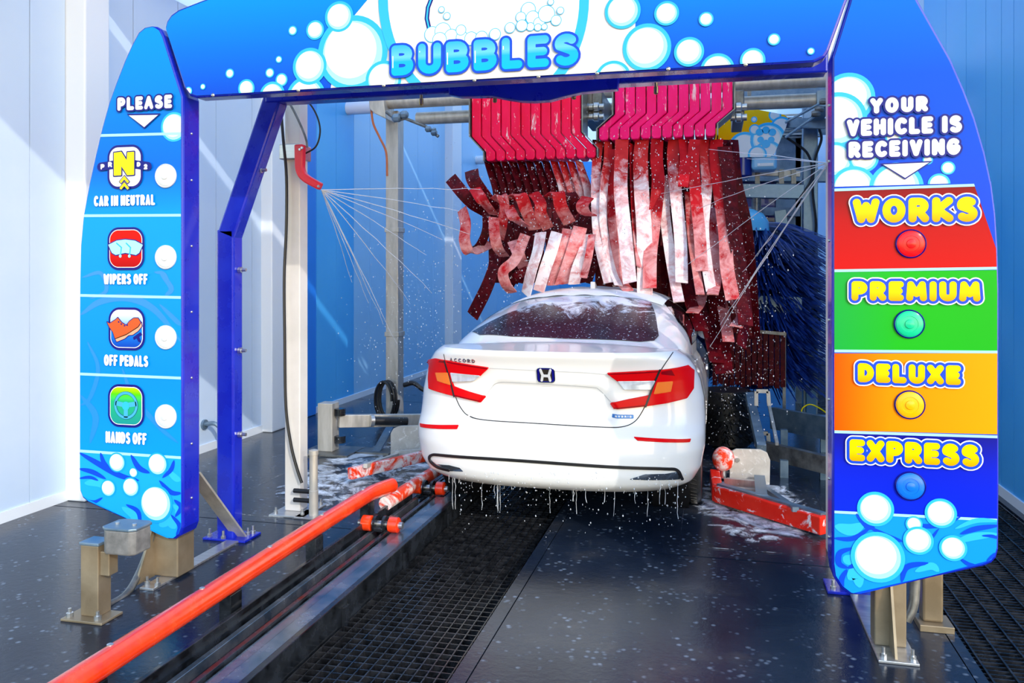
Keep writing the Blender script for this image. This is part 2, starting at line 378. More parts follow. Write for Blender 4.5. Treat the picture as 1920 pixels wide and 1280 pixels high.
# ================================================================== flat print: shapes cut from signed distance fields
def region(f, x0, x1, z0, z1, cell, merge=True):
    nx = max(2, int(math.ceil((x1-x0)/cell))); nz = max(2, int(math.ceil((z1-z0)/cell)))
    xs = np.linspace(x0, x1, nx+1); zs = np.linspace(z0, z1, nz+1)
    F = f(*np.meshgrid(xs, zs)); I = F < 0
    cnt = I[:-1, :-1].astype(int)+I[1:, :-1]+I[:-1, 1:]+I[1:, 1:]
    V = []; Fc = []
    for j in range(nz):
        i = 0
        while i < nx:
            if cnt[j, i] == 4:
                e = i+1
                while merge and e < nx and cnt[j, e] == 4: e += 1
                n = len(V); V += [(xs[i], zs[j]), (xs[e], zs[j]), (xs[e], zs[j+1]), (xs[i], zs[j+1])]; Fc.append((n, n+1, n+2, n+3)); i = e; continue
            if cnt[j, i]:
                c = [(i, j), (i+1, j), (i+1, j+1), (i, j+1)]; pts = []
                for k in range(4):
                    (a, b), (p, q) = c[k], c[(k+1) % 4]; fa, fb = F[b, a], F[q, p]
                    if fa < 0: pts.append((xs[a], zs[b]))
                    if (fa < 0) != (fb < 0):
                        t = fa/(fa-fb); pts.append((xs[a]+(xs[p]-xs[a])*t, zs[b]+(zs[q]-zs[b])*t))
                if len(pts) > 2:
                    n = len(V); V += pts; Fc.append(tuple(range(n, n+len(pts))))
            i += 1
    return V, Fc
def sd_segs(strokes):
    S = [(a, b) for s in strokes for a, b in zip(s, s[1:])]
    def f(X, Z):
        D = np.full(X.shape, 1e9)
        for (ax, az), (bx, bz) in S:
            dx, dz = bx-ax, bz-az; L2 = dx*dx+dz*dz+1e-12
            t = np.clip(((X-ax)*dx+(Z-az)*dz)/L2, 0, 1)
            D = np.minimum(D, np.hypot(X-ax-t*dx, Z-az-t*dz))
        return D
    return f
def sd_poly(p):
    e = sd_segs([list(p)+[p[0]]])
    def f(X, Z):
        c = np.zeros(X.shape, bool)
        for (ax, az), (bx, bz) in zip(p, list(p[1:])+[p[0]]):
            if az == bz: continue
            m_ = ((az > Z) != (bz > Z)) & (X < (bx-ax)*(Z-az)/(bz-az)+ax); c ^= m_
        return np.where(c, -1, 1)*e(X, Z)
    return f
def clip(poly, cv):
    """cut a polygon to a convex outline"""
    ar = sum(a[0]*b[1]-b[0]*a[1] for a, b in zip(cv, cv[1:]+cv[:1]))
    if ar < 0: cv = cv[::-1]
    out = list(poly)
    for a, b in zip(cv, cv[1:]+cv[:1]):
        ins = lambda p: (b[0]-a[0])*(p[1]-a[1])-(b[1]-a[1])*(p[0]-a[0]) >= -1e-9
        src, out = out, []
        for p, q in zip(src, src[1:]+src[:1]):
            ip, iq = ins(p), ins(q)
            if ip: out.append(p)
            if ip != iq:
                d1 = (b[0]-a[0])*(p[1]-a[1])-(b[1]-a[1])*(p[0]-a[0]); d2 = (b[0]-a[0])*(q[1]-a[1])-(b[1]-a[1])*(q[0]-a[0])
                t = d1/(d1-d2); out.append((p[0]+(q[0]-p[0])*t, p[1]+(q[1]-p[1])*t))
        if not out: return []
    return out
# stroke letters: unit height, centre lines only; the pen's radius makes them lean or balloon
FONT = {
 'A': (.62, [[(0, 0), (.31, 1), (.62, 0)], [(.14, .34), (.48, .34)]]),
 'B': (.54, [[(0, 0), (0, 1), (.26, 1)]+arc(.26, .76, .24, .24, 90, -90, 8)+[(0, .52)], [(.26, .52)]+arc(.28, .26, .26, .26, 90, -90, 8)+[(0, 0)]]),
 'C': (.56, [arc(.32, .5, .32, .5, 50, 310, 14)]),
 'D': (.58, [[(0, 0), (0, 1), (.18, 1)]+arc(.18, .5, .4, .5, 90, -90, 12)+[(0, 0)]]),
 'E': (.46, [[(.46, 1), (0, 1), (0, 0), (.46, 0)], [(0, .5), (.4, .5)]]),
 'F': (.44, [[(.44, 1), (0, 1), (0, 0)], [(0, .5), (.36, .5)]]),
 'G': (.62, [arc(.33, .5, .33, .5, 50, 345, 16)+[(.62, .45), (.38, .45)]]),
 'H': (.56, [[(0, 0), (0, 1)], [(.56, 0), (.56, 1)], [(0, .5), (.56, .5)]]),
 'I': (.02, [[(.01, 0), (.01, 1)]]),
 'K': (.56, [[(0, 0), (0, 1)], [(.54, 1), (.05, .5), (.56, 0)]]),
 'L': (.44, [[(0, 1), (0, 0), (.44, 0)]]),
 'M': (.76, [[(0, 0), (.06, 1), (.38, .3), (.70, 1), (.76, 0)]]),
 'N': (.58, [[(0, 0), (0, 1), (.58, 0), (.58, 1)]]),
 'O': (.66, [arc(.33, .5, .33, .5, 0, 360, 22)]),
 'P': (.52, [[(0, 0), (0, 1), (.26, 1)]+arc(.26, .73, .26, .27, 90, -90, 8)+[(0, .46)]]),
 'R': (.54, [[(0, 0), (0, 1), (.26, 1)]+arc(.26, .73, .26, .27, 90, -90, 8)+[(0, .46)], [(.24, .46), (.54, 0)]]),
 'S': (.54, [arc(.27, .75, .25, .25, 40, 200, 9)+arc(.27, .25, .27, .26, 70, -140, 10)]),
 'T': (.52, [[(0, 1), (.52, 1)], [(.26, 1), (.26, 0)]]),
 'U': (.56, [[(0, 1)]+arc(.28, .3, .28, .3, 180, 360, 10)+[(.56, 1)]]),
 'V': (.58, [[(0, 1), (.29, 0), (.58, 1)]]),
 'W': (.84, [[(0, 1), (.2, 0), (.42, .8), (.64, 0), (.84, 1)]]),
 'X': (.58, [[(0, 1), (.58, 0)], [(0, 0), (.58, 1)]]),
 'Y': (.6, [[(0, 1), (.3, .48), (.6, 1)], [(.3, .5), (.3, 0)]]),
 '2': (.5, [arc(.25, .74, .25, .26, 160, -20, 10)+[(0, 0), (.5, 0)]]),
}
def text_strokes(s, x0, x1, z0, z1, r, gap=.12, space=.3):
    """centre lines of a word that fills the box; r is the pen radius in metres"""
    h = (z1-z0)-2*r; ru = r/h; adv = []; x = 0
    for ch in s:
        if ch == ' ': x += space; continue
        wd, st = FONT[ch]; adv.append((x+ru, st)); x += wd+2*ru+gap
    sx = (x1-x0)/(x-gap)/h
    return [[(x0+((px+ax-ru)*h)*sx+ru*h*sx, z0+r+pz*h) for px, pz in k] for ax, st in adv for k in st]
YP = 3.70
def Q(px, py, Y=YP):
    p = atY(px, py, Y); return (p.x, p.z)
def flat(name, mat, parent, polys, k, clipto=None, Y=YP):
    b = MB(); y = Y-.003-.0008*k
    for p in polys:
        if clipto: p = clip(p, clipto)
        if len(p) > 2: b.add([(x, y, z) for x, z in p], [tuple(range(len(p)))])
    return b.build(name, mat, parent) if b.f else None
def printed(name, mat, parent, f, bounds, k, cell=.003, Y=YP, clipto=None):
    if clipto:
        g = sd_poly(clipto); f0 = f; f = lambda X, Z: np.maximum(f0(X, Z), g(X, Z))
    V, F = region(f, *bounds, cell); y = Y-.003-.0008*k
    b = MB(); b.add([(x, y, z) for x, z in V], F); return b.build(name, mat, parent)
def word(parent, s, box, layers, k, r, cell=.003, Y=YP, gap=.12, name='lettering', label=None, space=.3):
    """box: x0,x1,z0,z1; layers: [(extra radius, material)] from the back to the front"""
    st_ = text_strokes(s, *box, r, gap, space); d = sd_segs(st_); o = None
    for i, (e, mt) in enumerate(layers):
        R = r+e; o = printed(name if i == len(layers)-1 else 'letter_outline', mt, parent, lambda X, Z: d(X, Z)-R, (box[0]-R-.02, box[1]+R+.02, box[2]-e-.02, box[3]+e+.02), k+i, cell, Y)
    if label: o['label'] = label
    return o
def boxpx(xa, ya, xb, yb, Y=YP):
    """left/top/right/bottom pixels -> x0,x1,z0,z1"""
    a = Q(xa, (ya+yb)/2, Y); b = Q(xb, (ya+yb)/2, Y); c = (xa+xb)/2
    return (a[0], b[0], Q(c, yb, Y)[1], Q(c, ya, Y)[1])
def disc(px, py, r, n=36, Y=YP):
    c = Q(px, py, Y); R = c[1]-Q(px, py+r, Y)[1]
    return [(c[0]+R*math.cos(2*math.pi*i/n), c[1]+R*math.sin(2*math.pi*i/n)) for i in range(n)]
def swoosh(pts, wd, Y=YP):
    p = smooth_path([(x, y, 0) for x, y in pts], 6); n = len(p); a = []; b = []
    for i, q in enumerate(p):
        t = (p[min(i+1, n-1)]-p[max(i-1, 0)]).normalized(); nn = Vector((-t.y, t.x, 0)); u = i/(n-1)
        ww = wd*(.15+.85*math.sin(math.pi*min(max(u, .0), 1))**.6)/2
        a.append(Q(q.x+nn.x*ww, q.y+nn.y*ww, Y)); b.append(Q(q.x-nn.x*ww, q.y-nn.y*ww, Y))
    return a+b[::-1]
def bubbles(parent, lst, k, clipto, rim=1.0, Y=YP, rimmat='cyan_print'):
    """white discs, each with a pale crescent and a coloured rim of its own"""
    for i, (x, y, r) in enumerate(lst):
        kk = k+i*.3; n = 40 if r > 12 else 18
        o = flat('bubble', M['white_print'], parent, [disc(x-.06*r, y-.08*r, r*.87, n, Y)], kk+.2, clipto, Y)
        if o is None: continue
        flat('bubble_shade', M['pale_print'], o, [disc(x, y, r, n, Y)], kk+.1, clipto, Y)
        flat('bubble_rim', M[rimmat], o, [disc(x, y, r*1.16+rim, n, Y)], kk, clipto, Y)
def flats(name, mat, parent, polys, k, clipto=None, Y=YP):
    """the same print, one object per shape"""
    for i, p in enumerate(polys): flat(name, mat, parent, [p], k+i*.05, clipto, Y)
def rrect(x0, x1, z0, z1, r):
    def f(X, Z):
        qx = np.abs(X-(x0+x1)/2)-(x1-x0)/2+r; qz = np.abs(Z-(z0+z1)/2)-(z1-z0)/2+r
        return np.hypot(np.maximum(qx, 0), np.maximum(qz, 0))+np.minimum(np.maximum(qx, qz), 0)-r
    return f
def lamp(parent, px, py, rpx, mt, label):
    c = Q(px, py); R = rpx*(YP*ct-c[0]*st)/FPX
    o = MB().lathe([(R*1.08, 0), (R*1.08, -.006), (R*.98, -.008), (R*.95, -.010), (R*.8, -.0125), (R*.62, -.0135), (R*.6, -.0120), (R*.36, -.013), (R*.33, -.017), (R*.14, -.019), (.001, -.0195)], (c[0], YP-.004, c[1]), 'y', 32).build('lamp_lens', mt, parent, True, sharp=25)
    o['label'] = label
    MB().lathe([(R*1.13, 0), (R*1.13, -.007), (R*1.06, -.010), (R*1.02, -.007)], (c[0], YP-.004, c[1]), 'y', 32, False).build('lens_gasket', M['navy_print'] if mt is not M['white_lens'] else M['grey_print'], o, True)
    return o
def housing(parent, out, depth):
    b = MB().prism(out, YP, YP+depth).build('housing', M['blue_steel'], parent, bevel=.012)
    return b

# ================================================================== LEFT SIGN: what the driver is asked to do
LP = [Q(*p) for p in [(283, 48), (270, 51), (259, 60), (247, 82), (233, 113), (217, 154), (203, 193), (190, 240), (178, 291), (166, 345), (155, 405), (150, 460), (148.5, 530), (148, 600), (148, 700), (148, 820), (148, 900), (149, 920), (154, 933), (163, 941), (180, 949), (240, 976), (300, 1004), (316, 1011), (328, 1011), (338, 1004), (343, 990), (343, 180), (307, 66), (301, 54), (293, 49)]]
L_ = thing('instruction_sign', 'tall blue shield-shaped sign reading PLEASE with four driver instructions, left of the arch', 'sign', (-2.9, 3.77, 0))
housing(L_, LP, .145)
LPi = [(x+(.010 if x < -2.8 else -.008), z+(.008 if z < 1 else -.008)) for x, z in LP]
g_left = M['left_face'] = grad('left sign print', [(0, hexc('1098E6')), (.3, hexc('0A86DE')), (.62, hexc('0694EA')), (.72, hexc('0866D8')), (1, hexc('0890EC'))], .25, 2.85)
flat('sign_face', g_left, L_, [LPi], 0)
def band(y0, y1, x0, x1, s0=0): return [Q(x0, y0), Q(x1, y1), Q(x1, y1+5), Q(x0, y0+5)]
# faint darker bubbles and swirls in the print
m_f = M['faint'] = pmat('faint blue print', hexc('0A84DE'), .25, 0, .3)
flats('swirl', m_f, L_, [swoosh(p, wd) for p, wd in [([(152, 590), (190, 565), (240, 558), (290, 580), (340, 640)], 14), ([(300, 570), (330, 600), (341, 610)], 9), ([(152, 740), (180, 780), (170, 830)], 12), ([(165, 640), (185, 690), (170, 745), (152, 760)], 8), ([(300, 510), (322, 540), (310, 555)], 10), ([(230, 690), (250, 740), (300, 800), (335, 830)], 9), ([(155, 520), (190, 512), (200, 545), (170, 560)], 8), ([(290, 510), (310, 515), (322, 550)], 7)]], 1, LPi)
flats('divider', M['pale_print'], L_, [band(*b_) for b_ in [(252, 248, 183, 342), (402, 401, 156, 342), (551, 555, 149, 342), (698, 706, 148, 342), (842, 855, 148, 342)]], 3, LPi)
# bottom waves
flat('wave_field', M['sky_print'], L_, [[Q(148, 847), Q(343, 860), Q(343, 1012), Q(140, 1012)]], 2, LPi)
flats('wave', M['royal_print'], L_, [swoosh(p, wd) for p, wd in [([(150, 848), (185, 868), (225, 890), (262, 900)], 11), ([(150, 878), (175, 884), (200, 897)], 9), ([(150, 896), (170, 894), (186, 900)], 6), ([(247, 852), (262, 876), (282, 886)], 10), ([(328, 862), (322, 880), (306, 895)], 8), ([(300, 900), (322, 922), (342, 924)], 9), ([(328, 936), (341, 950), (330, 968)], 9), ([(322, 964), (338, 985), (332, 1004)], 8), ([(238, 945), (260, 958), (265, 985)], 8), ([(160, 935), (178, 940), (194, 932)], 6), ([(190, 848), (196, 866), (206, 876)], 8)]], 4, LPi)
flats('wave_light', M['cyan_print'], L_, [swoosh(p, wd) for p, wd in [([(160, 905), (190, 905), (215, 925)], 16), ([(230, 950), (252, 966), (256, 985)], 14), ([(300, 985), (318, 975), (330, 990)], 22), ([(325, 945), (335, 955), (330, 962)], 10), ([(315, 880), (330, 895), (340, 900)], 12)]], 3, LPi)
bubbles(L_, [(221, 866, 16), (297, 869, 19), (252, 885, 8), (205, 914, 14), (247, 912, 16), (294, 943, 31)], 6, LPi, 0, rimmat='sky_print')
bubbles(L_, [(327, 238, 24)], 2, LPi, 0)
WH = [(.008, M['navy_print']), (0, M['grey_print'])]
word(L_, 'PLEASE', boxpx(223, 181, 326, 206), WH, 12, .0102, .002, gap=.1)
flat('arrow_outline', M['navy_print'], L_, [[Q(240, 214), Q(304, 213), Q(273, 242)]], 9)
flat('arrow', M['grey_print'], L_, [[Q(244, 217), Q(299, 216), Q(273, 239)]], 10)
for s, bx in (('CAR IN NEUTRAL', (180, 366, 293, 386)), ('WIPERS OFF', (198, 513, 279, 533)), ('OFF PEDALS', (199, 665, 280, 686)), ('HANDS OFF', (202, 809, 277, 831))):
    word(L_, s, boxpx(*bx), [(0, M['white_print'])], 12, .0066, .0016, gap=.28, space=.42)
def icon(x0, y0, x1, y1, fill):
    b = boxpx(x0, y0, x1, y1); r = (b[1]-b[0])*.3
    mg = .03; bb = (b[0]-mg, b[1]+mg, b[2]-mg, b[3]+mg)
    o = printed('icon', M['navy_print'], L_, rrect(*b, r), bb, 8, .0025)
    for e, mt, k in ((.012, M['white_print'], 9), (.016, fill, 10)):
        printed('icon_field', mt, o, rrect(b[0]+e, b[1]-e, b[2]+e, b[3]-e, r-e), bb, k, .0025)
    return o, b
# neutral gear
o, b = icon(204, 272, 270, 354, M['white_print'])
bb = boxpx(184, 298, 288, 322)
printed('gear_band', M['navy_print'], o, lambda X, Z: sd_segs([[Q(192, 313), Q(237, 306), Q(280, 312)]])(X, Z)-.022, (bb[0]-.05, bb[1]+.05, bb[2]-.05, bb[3]+.05), 11, .0025)
for s, bx in (('P', (191, 308, 200, 318)), ('R', (205, 304, 214, 314)), ('D', (259, 304, 267, 313)), ('2', (272, 308, 280, 318))):
    word(o, s, boxpx(*bx), [(0, M['white_print'])], 12, .0045, .0016)
def poly(name, mt, par, pts, k, rnd=0.0, cell=.002):
    p = [Q(*q) for q in pts]; d = sd_poly(p); xs = [q[0] for q in p]; zs = [q[1] for q in p]; e = rnd+.01
    return printed(name, mt, par, lambda X, Z: d(X, Z)-rnd, (min(xs)-e, max(xs)+e, min(zs)-e, max(zs)+e), k, cell)
NP = [(217, 287), (231, 285), (241, 301), (242, 286), (255, 285), (255, 328), (242, 329), (231, 312), (231, 329), (217, 330)]
poly('gear_letter', M['navy_print'], o, NP, 13, .006); poly('gear_letter', M['yellow_print'], o, NP, 14)
for cy in (338, 350):
    ch = [(228, cy+3), (237, cy-8), (246, cy+3), (243, cy+6), (237, cy-1), (231, cy+6)]
    poly('chevron', M['navy_print'], o, ch, 15, .004); poly('chevron', M['yellow_print'], o, ch, 16)
# wipers
o, b = icon(204, 426, 273, 506, grad('red icon print', [(0, hexc('A00010')), (1, hexc('FF1008'))], Q(240, 505)[1], Q(240, 430)[1]))
ws = [(206, 459), (222, 451), (238, 449), (256, 451), (271, 459), (264, 474), (258, 478), (238, 474), (220, 478), (213, 474)]
poly('windscreen', M['navy_print'], o, ws, 11, .005); poly('windscreen', M['pale_print'], o, ws, 12)
for ln in ([(222, 456), (231, 464), (229, 480)], [(240, 456), (248, 464), (246, 480)]):
    sdx = sd_segs([[Q(*q) for q in ln]]); q = Q(*ln[-1]); bb = (q[0]-.12, q[0]+.12, q[1]-.05, q[1]+.18)
    printed('wiper_arm', M['cyan_print'], o, lambda X, Z: sdx(X, Z)-.0035, bb, 13, .002)
    flat('wiper_pivot', M['pale_print'], o, [disc(ln[-1][0], ln[-1][1], 3, 12)], 14)
# boot off the pedal
o, b = icon(206, 576, 274, 656, grad('boot icon print', [(0, hexc('0A2CA8')), (.5, hexc('1080E0')), (1, hexc('EAF8FF'))], Q(240, 655)[1], Q(240, 580)[1]))
bt = [(204, 603), (209, 606), (220, 599), (224, 595), (231, 604), (240, 610), (246, 602), (254, 596), (262, 596), (267, 604), (262, 612), (240, 626), (219, 634), (215, 622), (208, 612)]
sole = [(219, 634), (240, 626), (262, 612), (268, 604), (269, 611), (262, 620), (252, 627), (244, 628), (237, 634), (222, 640)]
m_sole = pmat('tan sole print', hexc('F0A080'), .3); m_boot = pmat('brown boot print', hexc('C8501C'), .3)
poly('boot_sole', M['navy_print'], o, sole, 11, .004); poly('boot_sole', m_sole, o, sole, 12)
poly('boot_shape', M['navy_print'], o, bt, 12, .004); poly('boot_shape', m_boot, o, bt, 13)
for x, y in ((226, 603), (231, 607), (237, 610), (242, 609)): flat('boot_eyelet', M['navy_print'], o, [disc(x, y, 1.6, 10)], 14)
poly('pedal', M['navy_print'], o, [(252, 632), (266, 622), (270, 627), (264, 631), (268, 642), (262, 640), (259, 634), (254, 637)], 11)
# hands off the wheel
o, b = icon(205, 720, 273, 800, grad('wheel icon print', [(0, hexc('1C8C90')), (.62, hexc('20B070')), (.8, hexc('50E010')), (1, hexc('C8F000'))], Q(240, 798)[1], Q(240, 724)[1]))
c = Q(239, 759); R = c[1]-Q(239, 782)[1]; bb = (c[0]-.15, c[0]+.15, c[1]-.15, c[1]+.15)
m_w = pmat('steel blue print', hexc('3AA8D0'), .3)
def ring(R, t): return lambda X, Z: np.abs(np.hypot((X-c[0])*1.0, Z-c[1])-R)-t
printed('wheel_ring', M['navy_print'], o, ring(R, .0085), bb, 11, .002); printed('wheel_ring', m_w, o, ring(R, .0065), bb, 12, .002)
sp = sd_segs([[(c[0]-R, c[1]+.01), (c[0], c[1]), (c[0]+R, c[1]+.01)], [(c[0], c[1]), (c[0], c[1]-R)]])
printed('wheel_spoke', m_w, o, lambda X, Z: np.maximum(sp(X, Z)-.012, np.hypot(X-c[0], Z-c[1])-R), bb, 12, .002)
flat('wheel_hub', M['cyan_print'], o, [disc(239, 760, 8, 20)], 13)
for y, s in ((330, 'CAR IN NEUTRAL'), (482, 'WIPERS OFF'), (632, 'OFF PEDALS'), (780, 'HANDS OFF')):
    lamp(L_, 312.5, y, 20, M['white_lens'], 'white round lamp lens beside ' + s)
b0 = MB().ball((-2.626, 3.77, 2.3), .007, 8, 5).build('rivet', M['bolt'], L_, True)
for z in (2.06, 1.72, 1.38, 1.04, .7, .42): like(b0, (0, 0, z-2.3))
# foot
fx = -2.80
def foot(par, x, y0, hgt, s=1, lean=True):
    """post, base plate, gusset and brace that carry a sign"""
    MB().box(x-.02, x+.06, y0-.18, y0+.72, 0, .012).build('base_plate', M['brushed'], par, bevel=.002)
    MB().box(x-.065, x+.085, y0-.02, y0+.12, .012, hgt).build('post', M['bronze'], par, bevel=.006)
    MB().prism([(y0-.165, .012), (y0-.02, .012), (y0-.02, .3)], x-.06, x-.05, 'yz').build('gusset', M['bronze'], par)
    MB().beam((x+.02, y0+.66, .01), (x+.02, y0+.2, .5), .09, .012, (0, 1, 0)).build('brace', M['steel'], par)
    k = MB().lathe([(.014, .012), (.014, .03), (.007, .03), (.007, .055)], (x+.055, y0-.14, 0), 'z', 8).build('anchor_bolt', M['bolt'], par)
    like(k, (-.06, .0, 0)); like(k, (0, .83, 0)); like(k, (-.06, .83, 0))
foot(L_, fx+.03, 3.76, .42)

# ================================================================== RIGHT SIGN: the wash programmes
RP = [Q(*p) for p in [(1640, -125), (1655, -118), (1668, -104), (1695, -52), (1723, 2), (1753, 55), (1784, 110), (1808, 165), (1829, 220), (1848, 285), (1861, 345), (1868, 400), (1872, 465), (1874, 540), (1874, 700), (1874, 900), (1873, 1030), (1869, 1046), (1860, 1056), (1845, 1062), (1750, 1083), (1640, 1109), (1608, 1116), (1592, 1114), (1575, 1101), (1563, 1082), (1560, 1060), (1560, 105), (1592, 2), (1618, -92), (1627, -115)]]
R_ = thing('menu_sign', 'tall blue sign listing WORKS, PREMIUM, DELUXE and EXPRESS on coloured bands, right of the arch', 'sign', (.8, 3.77, 0))
housing(R_, RP, .145)
RPi = [(x+(.009 if x < .75 else -.009), z+(.009 if z < 1 else -.009)) for x, z in RP]
flat('sign_face', grad('right sign print', [(0, hexc('0A44CE')), (.5, hexc('0850D8')), (1, hexc('0A78E8'))], 1.9, 2.9), R_, [RPi], 0)
def zone(name, ya0, ya1, yb0, yb1, stops, k=1, axis=2):
    z0, z1 = Q(1715, (yb0+yb1)/2)[1], Q(1715, (ya0+ya1)/2)[1]
    mt = grad(name+' print', stops, z0, z1) if axis == 2 else grad(name+' print', stops, RPi[-4][0], 1.1, axis=0)
    return flat(name, mt, R_, [[Q(1555, ya0), Q(1880, ya1), Q(1880, yb1), Q(1555, yb0)]], k, RPi)
zone('red_band', 357, 346, 505, 500, [(0, hexc('C4000C')), (.6, hexc('B0000C')), (1, hexc('7E0610'))])
zone('green_band', 510, 506, 657, 657, [(0, hexc('0CA03C')), (.4, hexc('10AC1C')), (1, hexc('10A81C'))], axis=0)
zone('orange_band', 662, 662, 806, 814, [(0, hexc('FF5000')), (.35, hexc('FF8A00')), (1, hexc('FF9C08'))], axis=0)
zone('blue_band', 811, 819, 960, 974, [(0, hexc('0A28D8')), (.6, hexc('0A20C4')), (1, hexc('101488'))])
zone('wave_field', 962, 975, 1130, 1130, [(0, hexc('1490F2')), (1, hexc('1490F2'))])
flats('divider', M['pale_print'], R_, [band(*b_) for b_ in [(354, 343, 1558, 1876), (505, 500, 1558, 1876), (655, 657, 1558, 1876), (806, 816, 1558, 1876), (956, 972, 1558, 1876)]], 3, RPi)
flats('wave', M['royal_print'], R_, [swoosh(p, wd) for p, wd in [([(1563, 1008), (1600, 1008), (1635, 985)], 9), ([(1632, 988), (1662, 1004), (1692, 1014)], 10), ([(1605, 962), (1625, 985), (1640, 988)], 10), ([(1700, 975), (1730, 985), (1770, 982), (1800, 968)], 9), ([(1700, 1010), (1740, 1010), (1760, 990)], 6), ([(1800, 1000), (1830, 990), (1873, 984)], 10), ([(1840, 1003), (1860, 1004), (1873, 1009)], 6), ([(1600, 1026), (1575, 1035), (1573, 1055), (1590, 1064)], 11), ([(1590, 1064), (1602, 1058), (1610, 1058)], 9), ([(1588, 1066), (1578, 1085), (1580, 1105)], 10), ([(1740, 1054), (1700, 1062), (1690, 1090)], 11), ([(1800, 1046), (1815, 1056), (1828, 1058)], 7), ([(1850, 1050), (1862, 1040), (1871, 1034)], 6)]], 4, RPi)
flats('wave_light', M['cyan_print'], R_, [swoosh(p, wd) for p, wd in [([(1580, 1044), (1592, 1048), (1600, 1040)], 20), ([(1590, 1085), (1605, 1072), (1612, 1100)], 26), ([(1565, 985), (1595, 992), (1620, 982)], 22), ([(1715, 1070), (1745, 1060), (1760, 1070)], 14), ([(1790, 1015), (1825, 1005), (1870, 1000)], 14), ([(1790, 990), (1830, 975), (1873, 976)], 9)]], 3, RPi)
bubbles(R_, [(1641, 953, 27), (1763, 961, 23), (1713, 981, 12), (1721, 1012, 22), (1786, 1026, 20), (1645, 1043, 40)], 6, RPi, 1)
bubbles(R_, [(1590, 184, 40), (1570, 225, 44), (1565, 300, 28), (1619, 297, 22), (1674, 258, 11), (1600, 352, 34), (1680, 352, 40), (1739, 300, 7), (1777, 315, 10), (1760, 345, 16)], 1, [p for p in clip(RPi, [Q(1500, 352), Q(1900, 341), Q(1900, -200), Q(1500, -200)])], 1)
word(R_, 'YOUR', boxpx(1630, 183, 1739, 212), WH, 12, .0104, .002, gap=.14)
word(R_, 'VEHICLE IS', boxpx(1587, 221, 1802, 253), WH, 12, .0106, .002, gap=.12, space=.55)
word(R_, 'RECEIVING', boxpx(1590, 263, 1799, 294), WH, 12, .0104, .002, gap=.12)
flat('arrow_outline', M['navy_print'], R_, [[Q(1649, 307), Q(1748, 302), Q(1696, 337)]], 9); flat('arrow', M['grey_print'], R_, [[Q(1655, 309), Q(1741, 305), Q(1696, 334)]], 10)
for s, bx, e in (('WORKS', (1596, 371, 1833, 417), .0155), ('PREMIUM', (1594, 527, 1838, 564), .0132), ('DELUXE', (1606, 682, 1801, 718), .0130), ('EXPRESS', (1591, 827, 1835, 868), .0140)):
    b = boxpx(*bx); b = (b[0], b[1], b[2], b[3])
    word(R_, s, b, [(.016, M['white_print']), (.011, M['royal_print']), (0, grad(s.lower()+' letter print', [(0, hexc('F49A00')), (.4, hexc('F6C400')), (1, hexc('F4DC00'))], b[2], b[3]))], 12, e, .0022, gap=.04)
def lens(nm, h): return pmat(nm+' lamp lens', hexc(h), .2, 0, .1, .3)
lamp(R_, 1707, 457, 24, lens('red', 'F01018'), 'red round lamp lens under WORKS'); lamp(R_, 1704, 607, 24, lens('green', '14C890'), 'green round lamp lens under PREMIUM')
lamp(R_, 1705, 758, 24, lens('amber', 'FFB408'), 'amber round lamp lens under DELUXE'); lamp(R_, 1706, 910, 24, lens('blue', '1070E8'), 'blue round lamp lens under EXPRESS')
MB().box(.655, .78, 3.76, 3.86, .012, .42).build('post', M['bronze'], R_, bevel=.006)
MB().box(.645, .80, 3.62, 4.5, 0, .012).build('base_plate', M['brushed'], R_, bevel=.003)
MB().prism([(3.64, .012), (3.76, .012), (3.76, .34)], .712, .722, 'yz').build('gusset', M['bronze'], R_)
MB().box(.90, .985, 4.02, 4.10, .03, .6).build('rear_post', M['bronze'], R_, bevel=.01)
MB().box(.88, 1.02, 3.98, 4.12, 0, .03).build('rear_base_plate', M['bronze'], R_, bevel=.003)
MB().tube(smooth_path([(.86, 3.98, .5), (.86, 3.98, .25), (.85, 3.97, .12), (.82, 3.96, .05)]), .022, 10).build('conduit', M['steel_dark'], R_, True)
k = MB().lathe([(.014, .012), (.014, .03), (.007, .03), (.007, .055)], (.67, 3.65, 0), 'z', 8).build('anchor_bolt', M['bolt'], R_); like(k, (.11, 0, 0)); like(k, (-.0, .8, 0))
b0 = MB().ball((.478, 3.78, 2.3), .007, 8, 5).build('rivet', M['bolt'], R_, True)
for z in (2.06, 1.72, 1.38, 1.04, .7, .45): like(b0, (0, 0, z-2.3))

# ================================================================== HEADER SIGN
HP = [Q(*p) for p in [(309, 52), (312, 40), (320, 28), (334, 18), (380, 0), (520, -45), (700, -88), (960, -112), (1220, -106), (1420, -82), (1550, -52), (1588, -38), (1595, -28), (1594, -14), (1584, 12), (1554, 95), (1546, 108), (1527, 117), (367, 183), (355, 179), (345, 165)]]
H_ = thing('header_sign', 'wide blue arched header sign lettered BUBBLES across the bay entrance', 'sign', (-1.07, 3.77, 2.47))
MB().prism(HP, YP, YP+.095).build('housing', M['blue_steel'], H_, bevel=.01)
cz = sum(p[1] for p in HP)/len(HP); HPi = [(x+(.009 if x < -1.07 else -.009), z+(.009 if z < cz else -.009)) for x, z in HP]
flat('sign_face', grad('header print', [(0, hexc('0A44CC')), (.45, hexc('0A6CE0')), (1, hexc('0892EE'))], 2.45, 3.0), H_, [HPi], 0)
flat('foam_field', M['white_print'], H_, [[Q(x, y) for x, y in [(620, 170), (640, 60), (690, 0), (760, -60), (1060, -80), (1150, -40), (1192, 30), (1190, 90), (1230, 140), (1240, 170)]]], 2, HPi)
